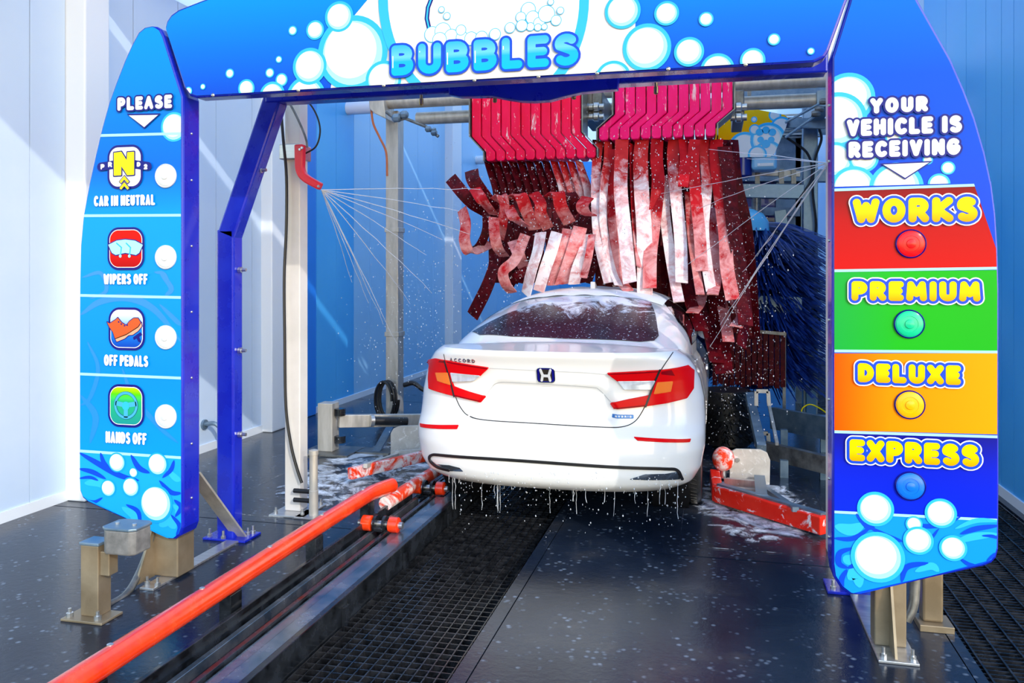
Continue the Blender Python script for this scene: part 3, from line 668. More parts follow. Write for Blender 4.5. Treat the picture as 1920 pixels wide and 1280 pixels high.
bubbles(H_, [(432, 138, 7), (463, 166, 14), (507, 137, 7), (529, 150, 10), (524, 112, 5), (550, 58, 7), (592, 57, 15), (355, 171, 6), (382, 163, 4), (512, 180, 22), (575, 184, 34), (637, 32, 24), (582, 125, 29)], 3, HPi)
bubbles(H_, [(662, 100, 60), (720, 150, 30), (1250, 26, 19), (1213, 90, 38), (1292, 98, 23), (1324, 37, 11), (1150, 148, 28), (1345, 132, 26), (1411, 114, 19), (1451, 75, 9), (1520, 97, 5), (1168, 22, 28)], 6, HPi)
# oval badge: cyan ring round a white field, foam and a hose; the cartoon itself is left out
def oval(rx, ry): 
    return [Q(908+rx*math.cos(t), 0+ry*math.sin(t)) for t in np.linspace(0, 2*math.pi, 72, endpoint=False)]
flat('badge_ring', M['cyan_print'], H_, [oval(197, 222)], 9, HPi); flat('badge_field', M['white_print'], H_, [oval(179, 205)], 10, HPi)
def strk(name, mt, pts, r, k):
    s = [Q(*q) for q in pts]; d = sd_segs([s]); xs = [q[0] for q in s]; zs = [q[1] for q in s]
    return printed(name, mt, H_, lambda X, Z: d(X, Z)-r, (min(xs)-r-.01, max(xs)+r+.01, min(zs)-r-.01, max(zs)+r+.01), k, .0025, clipto=HPi)
hose = [(820, -20), (812, -5), (804, 16), (802, 36), (807, 58)]
strk('hose_print', M['navy_print'], hose, .011, 12); strk('hose_print', M['cyan_print'], hose, .004, 13)
fb = [(812, 66, 14), (832, 60, 15), (848, 70, 13), (826, 76, 13), (868, 72, 11), (866, 58, 9), (885, 74, 12), (992, 20, 13), (978, 34, 9), (1000, 35, 12), (1012, 45, 10), (1026, 28, 15), (1044, 40, 9), (996, 52, 7), (1010, 53, 6), (1022, 52, 5), (840, 32, 6), (830, 20, 5), (1034, 6, 5), (1052, 22, 6), (980, 50, 10), (958, 54, 9), (905, 72, 11), (930, 66, 10)]
for i, (x, y, r) in enumerate(fb):
    o = flat('foam_print', M['white_print'], H_, [disc(x, y, r, 24)], 14.1+i*.2, HPi)
    if o: flat('foam_outline', M['cyan_print'], o, [disc(x, y, r+1.3, 24)], 14+i*.2, HPi)
b = boxpx(735, 86, 1088, 130); dz = (.5*(Q(735, 148)[1]-Q(735, 86)[1])+.5*(Q(1088, 128)[1]-Q(1088, 66)[1]))
bx = (b[0], b[1], Q(911, 134)[1], Q(911, 76)[1]); bx = (bx[0]+.0, bx[1], bx[2]-.0, bx[3])
lt = grad('bubble letter print', [(0, hexc('06B4E6')), (.45, hexc('1CAEE4')), (.6, hexc('68C4E4')), (1, hexc('30ACDC'))], bx[2], bx[3])
word(H_, 'BUBBLES', bx, [(.011, M['royal_print']), (0, lt)], 22, .019, .002, gap=.1)
s_ = text_strokes('BUBBLES', *bx, .019, .1, .3)
gl = [[(k[0][0]-.011, k[0][1]+.02 if k[0][1] < k[1][1] else k[0][1]-.02), (k[0][0]-.011, (k[0][1]+k[1][1])/2+.02)] for k in s_ if len(k) > 1 and abs(k[0][0]-k[1][0]) < .002]
dgl = sd_segs(gl); printed('letter_gloss', M['white_print'], H_, lambda X, Z: dgl(X, Z)-.0025, (bx[0], bx[1], bx[2], bx[3]), 24, .002)
k = MB().lathe([(.009, 0), (.009, -.004), (.004, -.007)], (Q(400, 178)[0], YP-.001, Q(400, 178)[1]-.001), 'y', 10).build('rivet', M['bolt'], H_, True)
for x in (560, 720, 890, 1010, 1120, 1253, 1398): like(k, (Q(x, 150)[0]-Q(400, 150)[0], 0, 0))

# ================================================================== STEEL ARCH behind the signs
A_ = thing('entrance_frame', 'deep blue tubular steel frame with bent legs standing behind the three signs', 'frame', (-1.07, 4.42, 0))
FY = 4.42; cxa = -1.074
def leg(s):
    x0 = cxa+s*1.745; x1 = cxa+s*1.44
    b = MB(); b.beam((x0, FY, 0), (x0, FY, 1.84), .115, .1, (0, 1, 0)); o = b.build('leg', M['blue_steel'], A_, bevel=.012)
    if s > 0: MB().box(x0-.0575, x0+.0575, FY-.05, FY+.05, 1.84, 2.6).build('upper_leg', M['blue_steel'], o, bevel=.012)
    else: MB().beam((x0, FY, 1.80), (x1, FY, 2.6), .115, .1, (0, 1, 0)).build('upper_leg', M['blue_steel'], o, bevel=.012)
    MB().box(x0-.13, x0+.15, FY-.08, FY+.1, 0, .014).build('foot_plate', M['blue_steel'], o, bevel=.003)
    for dx, dy in ((-.1, -.05), (.12, .06), (.0, -.065)): MB().lathe([(.015, .014), (.015, .03), (.008, .03), (.008, .06)], (x0+dx, FY+dy, 0), 'z', 8).build('anchor_bolt', M['bolt'], o)
    for z in (2.19, 1.6, 1.12, .62):
        xx = x0+(.06 if z < 1.8 else .06-(z-1.84)*s*.38*(1 if s < 0 else 1)); 
        MB().lathe([(.018, 0), (.018, .02), (.01, .022), (.01, .05)], (xx if s < 0 else x0-.11, FY, z), 'x', 8).build('spray_nozzle', M['bolt'], o)
leg(-1); leg(1)
MB().box(cxa-1.48, cxa+1.62, FY-.055, FY+.055, 2.575, 2.70).build('cross_beam', M['blue_steel'], A_, bevel=.01)
pl = [Q(x, y, 4.30) for x, y in [(842, 150), (842, 178), (862, 182), (925, 181), (950, 186), (975, 190), (1000, 191), (1030, 189), (1060, 181), (1090, 174), (1130, 170), (1158, 168), (1162, 130)]]
MB().prism(pl, 4.29, 4.35).build('centre_plate', M['blue_steel'], A_, bevel=.006)
m_br = pmat('brass', (.5, .36, .14), .3, 1)
for px, py in ((790, 188), (928, 182), (1076, 176), (1230, 166)):
    p = atY(px, py, 4.36); MB().lathe([(.008, 0), (.008, -.02), (.012, -.022), (.012, -.055), (.007, -.06)], (p.x, 4.36, p.z+.03), 'z', 10).build('drip_nozzle', m_br, A_, True)
# ================================================================== CAR
XC, Y0 = -.985, 4.86
LEN, WRAD, WZ = 4.88, .335, .335
AX = (1.02, 3.85)
interp = lambda x, t: np.interp(x, [a for a, _ in t], [b for _, b in t])
ZB0 = .27
PROF = [(.25, .13), (.285, .055), (.32, .018), (.37, .0), (.5, -.006), (.60, .004), (.635, .035), (.67, .062), (.72, .075), (.86, .085), (.93, .082), (.98, .066), (1.03, .046), (1.075, .018), (1.095, .012), (1.108, .03)]
WID = [(0, .80), (.05, .86), (.15, .905), (.3, .928), (.5, .93), (.65, .922), (.78, .90), (.88, .865), (.95, .82), (1, .765)]
ZTOP = [(0, 1.108), (.4, 1.105), (.8, 1.075), (1.5, 1.02), (3, .98), (3.55, .97), (4.2, .87), (4.7, .76), (4.88, .70)]
zt_ = lambda y: interp(y, ZTOP)
SM = lambda z: (interp(z-.012, PROF)+interp(z, PROF)*2+interp(z+.012, PROF))/4
RR, PP, RF = .44, 2.6, .75
def marched(px, py, inside, t0=3.5, t1=12, dt=.02):
    o = Vector((0, 0, H)); q = atY(px, py, 1.0); d = (q-o)
    t = t0
    while t < t1 and not inside(o+d*t): t += dt
    if t >= t1: return None
    a, b = t-dt, t
    for _ in range(18):
        c = (a+b)/2
        if inside(o+d*c): b = c
        else: a = c
    return o+d*b
_rec = None
def S(x, z):
    """distance of the tail's skin ahead of the rearmost point"""
    x = np.asarray(x, float); z = np.asarray(z, float)
    v = np.clip((z-ZB0)/(1.107-ZB0), 0, 1); wd = interp(v, WID); u = np.clip(np.abs(x)/wd, 0, .9999)
    y = SM(z)+RR*(1-(1-u**PP)**(1/PP))
    if _rec is not None:
        d = _rec(x, z); y = y+.028*np.clip(.5-d/.03, 0, 1)
    return y
ins = lambda p: p.y > Y0+float(S(p.x-XC, p.z)) and abs(p.x-XC) < .925 and .27 < p.z < 1.11
def cpt(px, py):
    p = marched(px, py, ins)
    if p is None:
        p = atY(px, py, Y0+.2); p.x = XC+max(-.9, min(.9, p.x-XC)); p.z = min(p.z, 1.1)
    return (p.x-XC, p.z)
_plate = [cpt(*q) for q in [(930, 716), (1120, 727), (1132, 735), (1155, 766), (1150, 792), (880, 778), (908, 748), (920, 722)]]
_rec = sd_poly(_plate)
car = thing('car', 'white sedan with red C-shaped tail lamps under the red wash cloths, seen from behind', 'car', (XC, Y0+LEN/2, 0))
m = M['paint'] = pmat('white car paint', (.90, .90, .89), .28, 0, .8); P(m).inputs['Coat Roughness'].default_value = .04
LV = 64; A = np.radians(np.linspace(-90, 90, 97)); rows = []
for j in range(LV+1):
    v = j/LV; wd = float(interp(v, WID)); row = []
    def zz(y): return ZB0+(float(zt_(y))-ZB0)*v
    for a in A:
        x = wd*math.sin(a); z = ZB0+(1.107-ZB0)*v; y = float(S(x, z)); row.append((x, y, zz(y) if y < .5 else zz(y)))
    sy = np.linspace(RR+.02, LEN-RF, 110)
    def side(s, ys):
        for y in ys:
            z = zz(y); x = wd
            for ax in AX:
                if (y-ax)**2+(z-WZ)**2 < .385**2: x = .60
            if v == 0: x = min(x, .8)
            row.append((s*x, y, z))
    side(1, sy)
    for a in A[::-3]:
        x = wd*math.sin(a); u = min(abs(math.sin(a)), .9999); y = LEN-.12*(1-v)*0-RF*(1-(1-u**2.4)**(1/2.4))-.10*v; row.append((x, y, zz(y)))
    side(-1, sy[::-1])
    row.append(row[0]); rows.append(row)
W_ = lambda p: (XC+p[0], Y0+p[1], p[2])
b = MB(); b.grid([[W_(p) for p in r] for r in rows])
def hwt(y):
    yr = SM(1.107)
    if y < yr+RR: return .765*max(0, 1-(1-max(0, min(1, (y-yr)/RR)))**PP)**(1/PP)
    e = LEN-.10-y
    if e < RF: return .765*max(0, 1-(1-max(0, e/RF))**2.4)**(1/2.4)
    return .765
yr = float(SM(1.107)); ys = [yr+RR*(1-math.cos(math.pi/2*i/16)) for i in range(17)]+list(np.linspace(yr+RR+.06, LEN-.1-RF, 30))+[LEN-.1-RF*(1-math.sin(math.pi/2*i/12)) for i in range(1, 13)]
cap = []
for y in ys:
    h = hwt(y); cr = .035*min(1, y/.5) if y < 3.4 else .06
    cap.append([W_((h*s, y, float(zt_(y))+cr*(1-s*s)*(h/.765))) for s in np.linspace(-1, 1, 33)])
b.grid(cap)
body = b.build('body', m, car, True, sharp=38, weld=True)
MB().box(XC-.66, XC+.66, Y0+.42, Y0+LEN-.4, .2, .34).build('underbody', M['black'], car, bevel=.03)
# greenhouse
ZR = [(.48, 1.10), (.62, 1.15), (.85, 1.232), (1.1, 1.305), (1.4, 1.372), (1.7, 1.415), (2.1, 1.445), (2.5, 1.452), (2.9, 1.43), (3.25, 1.36), (3.55, 1.22), (3.85, 1.05), (4.0, .96)]
HW = [(.48, .74), (.8, .80), (1.2, .83), (2, .84), (3, .83), (3.6, .80), (4.0, .72)]
GN, GM = 3.0, 2.6
def gz(y): return float(zt_(y))-.05
def zr(y): return (float(interp(y-.08, ZR))+float(interp(y, ZR))*2+float(interp(y+.08, ZR)))/4
def G(x, y):
    if not .48 <= y <= 4: return -1
    u = abs(x)/float(interp(y, HW))
    return gz(y)+(zr(y)-gz(y))*(1-u**GN)**(1/GM) if u < 1 else -1
rows = []
for y in np.linspace(.48, 4.0, 48):
    h = float(interp(y, HW)); r = []
    for t in np.linspace(0, math.pi, 49):
        c_, s_ = math.cos(t), math.sin(t)
        r.append(W_((h*math.copysign(abs(c_)**(2/GN), c_), y, gz(y)+(zr(y)-gz(y))*s_**(2/GM))))
    rows.append(r)
MB().grid(rows).build('roof', m, car, True, sharp=60)
def onS(name, mt, f, bounds, off, cell=.006, parent=car, thick=0, label=None):
    V, F = region(f, *bounds, cell, False)
    b = MB(); b.add([W_((x, float(S(x, z))-off, z)) for x, z in V], F)
    o = b.build(name, mt, parent, True, solid=thick, weld=True)
    if label: o['label'] = label
    return o
def polyS(name, mt, pts, off, rnd=.0, cell=.006, parent=car, thick=0, label=None):
    p = [cpt(*q) for q in pts]; d = sd_poly(p); xs = [q[0] for q in p]; zs = [q[1] for q in p]; e = abs(rnd)+.01
    return onS(name, mt, lambda X, Z: d(X, Z)-rnd, (min(xs)-e, max(xs)+e, min(zs)-e, max(zs)+e), off, cell, parent, thick, label)
def lineS(name, mt, pts, r, off, parent=car, cell=.0035, sm=True, thick=0):
    p = [cpt(*q) for q in pts]; p = [(q.x, q.y) for q in smooth_path([(a, b_, 0) for a, b_ in p], 5)] if sm else p
    d = sd_segs([p]); xs = [q[0] for q in p]; zs = [q[1] for q in p]
    return onS(name, mt, lambda X, Z: d(X, Z)-r, (min(xs)-r-.01, max(xs)+r+.01, min(zs)-r-.01, max(zs)+r+.01), off, cell, parent, thick)
M['seam'] = pmat('dark panel gap', (.02, .02, .025), .6)  # dark line laid over the lid joint
lineS('lid_seam', M['seam'], [(832, 664), (836, 682), (844, 712), (853, 740), (864, 764), (880, 779), (910, 787), (1000, 793), (1120, 800), (1165, 800), (1190, 790), (1206, 768), (1217, 742), (1230, 712), (1243, 688), (1262, 660)], .0028, .002)
lineS('lid_crease_shade', pmat('crease shade', (.62, .63, .65), .4), [(918, 690), (960, 692), (1020, 695), (1090, 698), (1138, 702)], .0022, .002)  # grey line painted on as the shade of a crease
lineS('plate_edge_shade', pmat('recess edge shade', (.55, .56, .58), .5), [(912, 741), (920, 729), (932, 718), (960, 717), (1040, 721), (1110, 726), (1124, 731), (1146, 754)], .0024, .004)  # painted shadow line under the upper edge of the recess
# tail lamps
m_red = M['tail_red'] = pmat('red tail lamp', (.74, .003, .006), .2, 0, 0, .1); m_dkred = pmat('dark red tail lamp', (.26, .002, .008), .2, 0, 0, .1)
m_amb = pmat('amber tail lamp', (.88, .2, .03), .2, 0, 0, .15); m_clr = mottled('clear tail lamp', (.62, .66, .72), (.9, .92, .95), 26, .12, .3, None, coat=.6, vec=(1, 1, .3))
def tail(outer, clear, amber, seam, dark, bars, lab):
    o = polyS('tail_lamp', m_red, outer, .012, .003, .006, car, .012, lab)
    polyS('lamp_trim', m_dkred, dark, .0195, .0, .005, o)
    polyS('reversing_lens', m_clr, clear, .019, .001, .005, o, .004, 'clear reversing lens'); polyS('indicator_lens', m_amb, amber, .019, .001, .005, o, .004, 'amber indicator lens')
    for b_ in bars: lineS('lamp_edge', m_dkred, b_, .0035, .0205, o, .003, False)
    lineS('lamp_seam', M['black'], seam, .006, .021, o, .003, False)
tail([(797, 686), (804, 675), (818, 672), (840, 676), (916, 689.5), (902, 703), (870, 699), (848, 697), (846, 712), (852, 724), (880, 734), (911, 742), (902, 752), (853, 741), (806, 727), (797, 712)],
     [(846, 698), (902, 703.5), (890, 713), (850, 715)], [(818, 698), (841, 698), (847, 721), (822, 713)], [(835, 676), (842, 700), (853, 742)],
     [(800, 680), (806, 675), (818, 673), (836, 676), (835, 680), (816, 677), (806, 681)], [[(840, 678), (914, 690)], [(853, 740), (902, 751)]], 'left red tail lamp with amber and clear lenses')
tail([(1140, 699.5), (1217, 695), (1240, 694), (1289, 685), (1300, 694), (1299, 727), (1287, 745), (1250, 754), (1211, 760), (1153, 765), (1146, 755), (1180, 748), (1217, 741), (1224, 730), (1228, 712), (1158, 713)],
     [(1159, 714), (1229, 713), (1220, 730), (1171, 729)], [(1233, 716), (1262, 714), (1258, 733), (1226, 738)], [(1238, 693), (1228, 715), (1211, 761)],
     [(1240, 696), (1289, 686), (1299, 695), (1298, 702), (1270, 704), (1240, 701)], [[(1142, 700.5), (1236, 696)], [(1153, 764), (1211, 759)]], 'right red tail lamp with amber and clear lenses')
for pts in ([(788, 793), (860, 796.5), (857, 803.5), (789, 799.5)], [(1189, 819), (1295, 822), (1293, 828), (1196, 825.5)]):
    polyS('reflector', m_red, pts, .004, .001, .004, car, .006, 'thin red bumper reflector strip')
# lower bumper trim: black line with hooked ends, chrome lips
lineS('bumper_trim', M['black'], [(842, 881), (818, 874), (806, 862), (809, 853), (830, 853), (930, 860), (1060, 869), (1200, 877), (1250, 878.5), (1270, 881), (1279, 897)], .0085, .006, thick=.008)
m_lip = pmat('dark chrome lip', (.35, .42, .5), .12, .9)
polyS('trim_lip', m_lip, [(808, 862), (818, 870), (842, 872), (862, 877), (868, 883), (842, 882), (818, 876), (808, 869)], .004, .002, .004)
polyS('trim_lip', m_lip, [(1182, 898), (1210, 889), (1250, 888), (1272, 884), (1279, 897), (1240, 899)], .004, .002, .004)
# emblem, model name and badge
def rectS(px0, py0, px1, py1):
    a = cpt(px0, (py0+py1)/2); b_ = cpt(px1, (py0+py1)/2); c_ = cpt((px0+px1)/2, py0); d_ = cpt((px0+px1)/2, py1)
    return a[0], b_[0], d_[1], c_[1]
e = rectS(1007, 689, 1041, 717)
em = onS('emblem', M['chrome'], rrect(*e, .022), (e[0]-.02, e[1]+.02, e[2]-.02, e[3]+.02), .006, .003, car, .006, 'chrome letter emblem on dark blue')
onS('emblem_field', M['navy_print'], rrect(e[0]+.005, e[1]-.005, e[2]+.005, e[3]-.005, .018), (e[0]-.02, e[1]+.02, e[2]-.02, e[3]+.02), .0105, .0025, em)
onS('emblem_field', pmat('dark emblem field', (.03, .025, .02), .2), rrect(e[0]+.018, e[1]-.018, e[2]+.01, e[3]-.01, .01), (e[0], e[1], e[2], e[3]), .011, .0025, em)
w_, h_ = e[1]-e[0], e[3]-e[2]; cx_, cz_ = (e[0]+e[1])/2, (e[2]+e[3])/2
hs = sd_segs([[(cx_-.27*w_, cz_+.34*h_), (cx_-.17*w_, cz_), (cx_-.23*w_, cz_-.34*h_)], [(cx_+.27*w_, cz_+.34*h_), (cx_+.17*w_, cz_), (cx_+.23*w_, cz_-.34*h_)], [(cx_-.17*w_, cz_-.04*h_), (cx_+.17*w_, cz_-.04*h_)]])
onS('emblem_letter', pmat('bright badge metal', (.85, .87, .9), .35, .3), lambda X, Z: hs(X, Z)-.0075, (e[0], e[1], e[2], e[3]), .014, .002, em, .005)
def wordS(s, px, r, mt, off, lab=None):
    q = rectS(*px); d = sd_segs(text_strokes(s, *q, r, .3))
    return onS('lettering', mt, lambda X, Z: d(X, Z)-r, (q[0]-.01, q[1]+.01, q[2]-.01, q[3]+.01), off, .0014, car, .003, lab)
wordS('ACCORD', (844, 672, 891, 679), .0032, pmat('badge chrome', (.5, .52, .56), .15, .9), .004)
q = rectS(1148, 777, 1188, 784)
onS('badge', pmat('blue badge', (.02, .16, .5), .2, .2), rrect(q[0], q[1], q[2], q[3], .004), (q[0]-.01, q[1]+.01, q[2]-.01, q[3]+.01), .004, .002, car, .004)
wordS('HYBRID', (1153, 778.5, 1185, 782.5), .0022, M['white_print'], .0075)
# glass
m = M['glass_foam'] = pmat('dark rear glass under foam', (.012, .014, .03),   .2, 0, 0, .2)
n1 = noise(m, 3.2, 9, .72, scaled_pos(m, (1.2, .8, 1.2)), .9)
g = N(m, 'ShaderNodeNewGeometry'); sx = N(m, 'ShaderNodeSeparateXYZ'); L(m, g.outputs['Position'], sx.inputs[0])
mr = N(m, 'ShaderNodeMapRange'); mr.inputs[1].default_value = 1.16; mr.inputs[2].default_value = 1.39; mr.inputs[3].default_value = -.22; mr.inputs[4].default_value = .13
L(m, sx.outputs[2], mr.inputs[0]); ad = N(m, 'ShaderNodeMath', operation='ADD'); L(m, n1, ad.inputs[0]); L(m, mr.outputs[0], ad.inputs[1])
vr = N(m, 'ShaderNodeTexNoise', Scale=60.0, Detail=3.0); L(m, g.outputs['Position'], vr.inputs['Vector'])
dr = ramp(m, vr.outputs['Fac'], [(.63, (0, 0, 0)), (.70, (.8, .8, .8))])
fo = ramp(m, ad.outputs[0], [(.50, (0, 0, 0)), (.60, (1, 1, 1))])
mxx = N(m, 'ShaderNodeMath', operation='MAXIMUM'); L(m, fo, mxx.inputs[0]); L(m, dr, mxx.inputs[1])
L(m, mix(m, mxx.outputs[0], (.012, .014, .03), (.75, .82, .92)), P(m).inputs['Base Color']); bump(m, ad.outputs[0], .2, .01)
insG = lambda p: p.z < G(p.x-XC, p.y-Y0)
gp = []
for q in [(886, 622), (889, 612), (925, 578), (955, 556), (975, 551), (1090, 550), (1200, 557), (1218, 564), (1228, 590), (1234, 630), (1226, 639), (1200, 641), (1060, 635), (960, 631), (900, 628)]:
    p = marched(*q, insG, 4.5, 9)
    if p is not None: gp.append((p.x-XC, p.y-Y0))
d = sd_poly(gp); xs = [q[0] for q in gp]; zs = [q[1] for q in gp]
V, F = region(lambda X, Z: d(X, Z)-.004, min(xs)-.02, max(xs)+.02, min(zs)-.02, max(zs)+.02, .014, False)
b = MB(); b.add([W_((x, y, max(G(x, y), .9)+.004)) for x, y in V], F); b.build('rear_window', M['glass_foam'], car, True, weld=True)
m_gl = pmat('dark side glass', (.01, .012, .016), .05, 0, .8)
def gx(y, z):
    t = min(max((z-gz(y))/max(zr(y)-gz(y), .01), 0), .995); return float(interp(y, HW))*(1-t**GM)**(1/GN)+.004
for nm, pl in (('front_side_window', [(2.2, 1.04), (3.35, 1.04), (3.1, 1.2), (2.75, 1.33), (2.2, 1.37)]), ('rear_side_window', [(1.15, 1.08), (2.12, 1.05), (2.12, 1.365), (1.7, 1.33), (1.3, 1.22)])):
    d = sd_poly(pl)
    for s in (-1, 1):
        V, F = region(lambda X, Z: d(X, Z)-.01, 1.0, 3.5, 1.0, 1.42, .03, False)
        b = MB(); b.add([W_((s*gx(y, z), y, z)) for y, z in V], F); b.build(nm, m_gl, car, True, weld=True)
rows = [[W_((x*h, y, G(x*h, y)+.004)) for x in np.linspace(-1, 1, 15)] for y, h in zip(np.linspace(3.02, 3.86, 12), np.linspace(.52, .64, 12))]
MB().grid(rows).build('windscreen', m_gl, car, True)
# foam lying on the roof and rear deck edge
rows = [[W_((x*h, y, G(x*h, y)+.004+.012*abs(math.sin(x*9+y*7))*(1-abs(x)))) for x in np.linspace(-1, 1, 41)] for y, h in zip(np.linspace(1.58, 2.5, 22), np.linspace(.60, .62, 22))]
tag(MB().grid(rows).build('foam_layer', pmat('white foam', (.9, .92, .95), .7), car, True), kind='stuff')
MB().prism([(2.0, 1.44), (2.24, 1.44), (2.03, 1.51), (1.995, 1.51)], -.02, .02, 'yz').build('antenna_fin', M['paint'], car, bevel=.008)
o = bpy.data.objects['antenna_fin']; o.location += Vector((XC, Y0, 0))
for s in (-1, 1):
    c = (XC+s*.93, Y0+3.05, 1.03); MB().ball(c, .1, 14, 8, (1, .55, .65)).build('door_mirror', M['paint'], car, True)
    for i, z in ((0, .72), (1, .74)):
        MB().box(XC+s*.928-.008, XC+s*.928+.008, Y0+1.5+i*1.15, Y0+1.68+i*1.15, .86, .885).build('door_handle', M['paint'], car, bevel=.006)
# wheels
m_tyre = mottled('wet tyre', (.008, .008, .009), (.03, .03, .032), 20, .3)
for ax in AX:
    for s in (-1, 1):
        cx = XC+s*.79; c = (cx, Y0+ax, WRAD)
        tw = MB().lathe([(.21, -.10), (.27, -.112), (.318, -.108), (.334, -.085), (.335, 0), (.334, .085), (.318, .108), (.27, .112), (.21, .10)], c, 'x', 48, False).build('tyre', m_tyre, car, True)
        w2 = MB()
        w2.lathe([(.215, -.09), (.2, -.07), (.19, .0), (.2, .09), (.215, .10), (.222, .085)], c, 'x', 40, False)
        for k in range(10):
            a = 2*math.pi*k/10; w2.beam((cx+s*.06, c[1], c[2]), (cx+s*.085, c[1]+.21*math.cos(a), c[2]+.21*math.sin(a)), .035, .03, (1, 0, 0))
        w2.lathe([(.05, s*.06), (.05, s*.09), (.03, s*.095)], c, 'x', 20)
        w2.build('wheel', M['brushed'], tw, True)
        st_ = MB()
        for k in range(60):
            a = 2*math.pi*k/60
            for dx in (-.06, .0, .06): st_.beam((cx+dx-.02, c[1]+.336*math.cos(a), c[2]+.336*math.sin(a)), (cx+dx+.02, c[1]+.336*math.cos(a+.03), c[2]+.336*math.sin(a+.03)), .006, .004, (0, math.cos(a), math.sin(a)))
        tag(st_.build('tread_blocks', m_tyre, tw), kind='stuff')
        pts = [(XC+s*.885, Y0+ax+.39*math.cos(a), WZ+.39*math.sin(a)) for a in np.linspace(.1, math.pi-.1, 30)]
        MB().tube(pts, .02, 8).build('arch_lip', M['paint'], car, True)
        MB().lathe([(.38, -.14), (.38, .1)], (XC+s*.72, Y0+ax, WZ), 'x', 32, False).build('wheel_well', M['black'], car, True)
# ================================================================== CLOTH CURTAINS
M['pad_l'] = foamed('crimson plastic pad', (.88, .0, .05), (.96, .004, .085), (.85, .8, .82), 15, .60, .70, .32, stretch=(1, 1, .35))
M['pad_r'] = foamed('red plastic pad tinted for shade', (.90, .0, .13), (.97, .008, .2), (.85, .8, .82), 15, .59, .70, .32, stretch=(1, 1, .35))  # red pads, with the bluish shade mixed into their colour
M['cloth'] = foamed('wet red felt', (.32, .002, .006), (.62, .012, .02), (.84, .42, .42), 8, .50, .80, .55, (2.7, 1.9))
M['cloth_dark'] = foamed('dark and shaded wet red felt', (.035, .0, .003), (.12, .002, .006), (.75, .65, .68), 30, .62, .68, .5)  # dark felt, also used as painted shade on the back strips
M['cloth_foam'] = foamed('red felt under foam', (.42, .006, .01), (.66, .04, .04), (.95, .86, .88), 8, .42, .72, .55, (2.75, 2.1))
PY = 7.4
def strip(parent, path, wpx, mt, tw=(0, .0), label=None, thick=.009, name='cloth_strip', y=PY):
    """a felt strip along pixels (with its own distance), width in pixels, twisting from tw[0] to tw[1] radians"""
    pts = []
    n = len(path)
    for i, q in enumerate(path):
        yy = q[2] if len(q) > 2 else y-.55*(i/(n-1))**1.3
        pts.append(atY(q[0], q[1], yy))
    pts = smooth_path(pts, 6); n = len(pts); w = wpx*(pts[0].y*ct-pts[0].x*st)/FPX/2; b = MB(); A = []; B = []
    for i, p in enumerate(pts):
        t = (pts[min(i+1, n-1)]-pts[max(i-1, 0)]).normalized(); a = tw[0]+(tw[1]-tw[0])*i/(n-1)
        s = Vector((math.cos(a), math.sin(a), 0)); s = (s-t*s.dot(t))
        s = s.normalized() if s.length > .05 else Vector((1, 0, 0))
        nn = t.cross(s).normalized()*thick/2
        A.append([p-s*w+nn, p+s*0+nn*1.6, p+s*w+nn, p+s*w-nn, p-s*0-nn*.6, p-s*w-nn])
    for r in A: r.append(r[0])
    b.grid(A); b.add(A[0][:6], [tuple(range(6))]); b.add(A[-1][:6], [tuple(range(6))])
    o = b.build(name, mt, parent, True, sharp=50, weld=True)
    if label: o['label'] = label
    return o
def curtain(name, label, x0px, x1px, dirn, ytop, ybend0, ybend1, ybot, mt, dx):
    a = atY(x0px, 240, PY); c = atY(x1px, 240, PY)
    t = thing(name, label, 'wash curtain', ((a.x+c.x)/2, PY, 1.45), 'red cloth curtains over the car')
    n = 11; zt, z1, z2, zb = [atY((x0px+x1px)/2, v, PY).z for v in (ytop, ybend0, ybend1, ybot)]
    wd = (c.x-a.x)/n
    for i in range(n):
        x = a.x+wd*i; e = .004
        P_ = [(x+e, zt), (x+wd-e, zt), (x+wd-e, z1), (x+wd-e+dx, z2), (x+wd-e+dx, zb+.02), (x+wd-e-.015+dx, zb), (x+e+.015+dx, zb), (x+e+dx, zb+.02), (x+e+dx, z2), (x+e, z1)]
        MB().prism(P_, PY-.13+(.012*(i % 2)), PY+.13).build('pad', mt, t, bevel=.008)
    for x in (a.x-.012, c.x+.012):   # steel end plates
        P_ = [(x-.006, zt), (x+.006, zt), (x+.006, z1), (x+.006+dx, z2), (x+.006+dx, zb), (x-.006+dx, zb), (x-.006+dx, z2), (x-.006, z1)]
        MB().prism(P_, PY-.15, PY+.15).build('end_plate', M['steel_dark'], t)
    return t
cl = curtain('wash_curtain', 'left crimson cloth curtain whose strips lie tangled on the car roof', 891, 1094, 1, 150, 256, 286, 303, M['pad_l'], .135)
cr = curtain('wash_curtain', 'right pink cloth curtain whose foamy strips hang straight down beside the car', 1155, 1374, -1, 128, 215, 240, 262, M['pad_r'], -.14)
for i in range(12):      # short necks below the pads, edge on
    x = 915+15.5*i
    strip(cl, [(x, 303, 7.4), (x+7, 325, 7.36), (x+16, 352, 7.34), (x+20, 378, 7.36)], 19, M['cloth_dark'] if i < 8 else M['cloth_foam'], (1.0, .7))
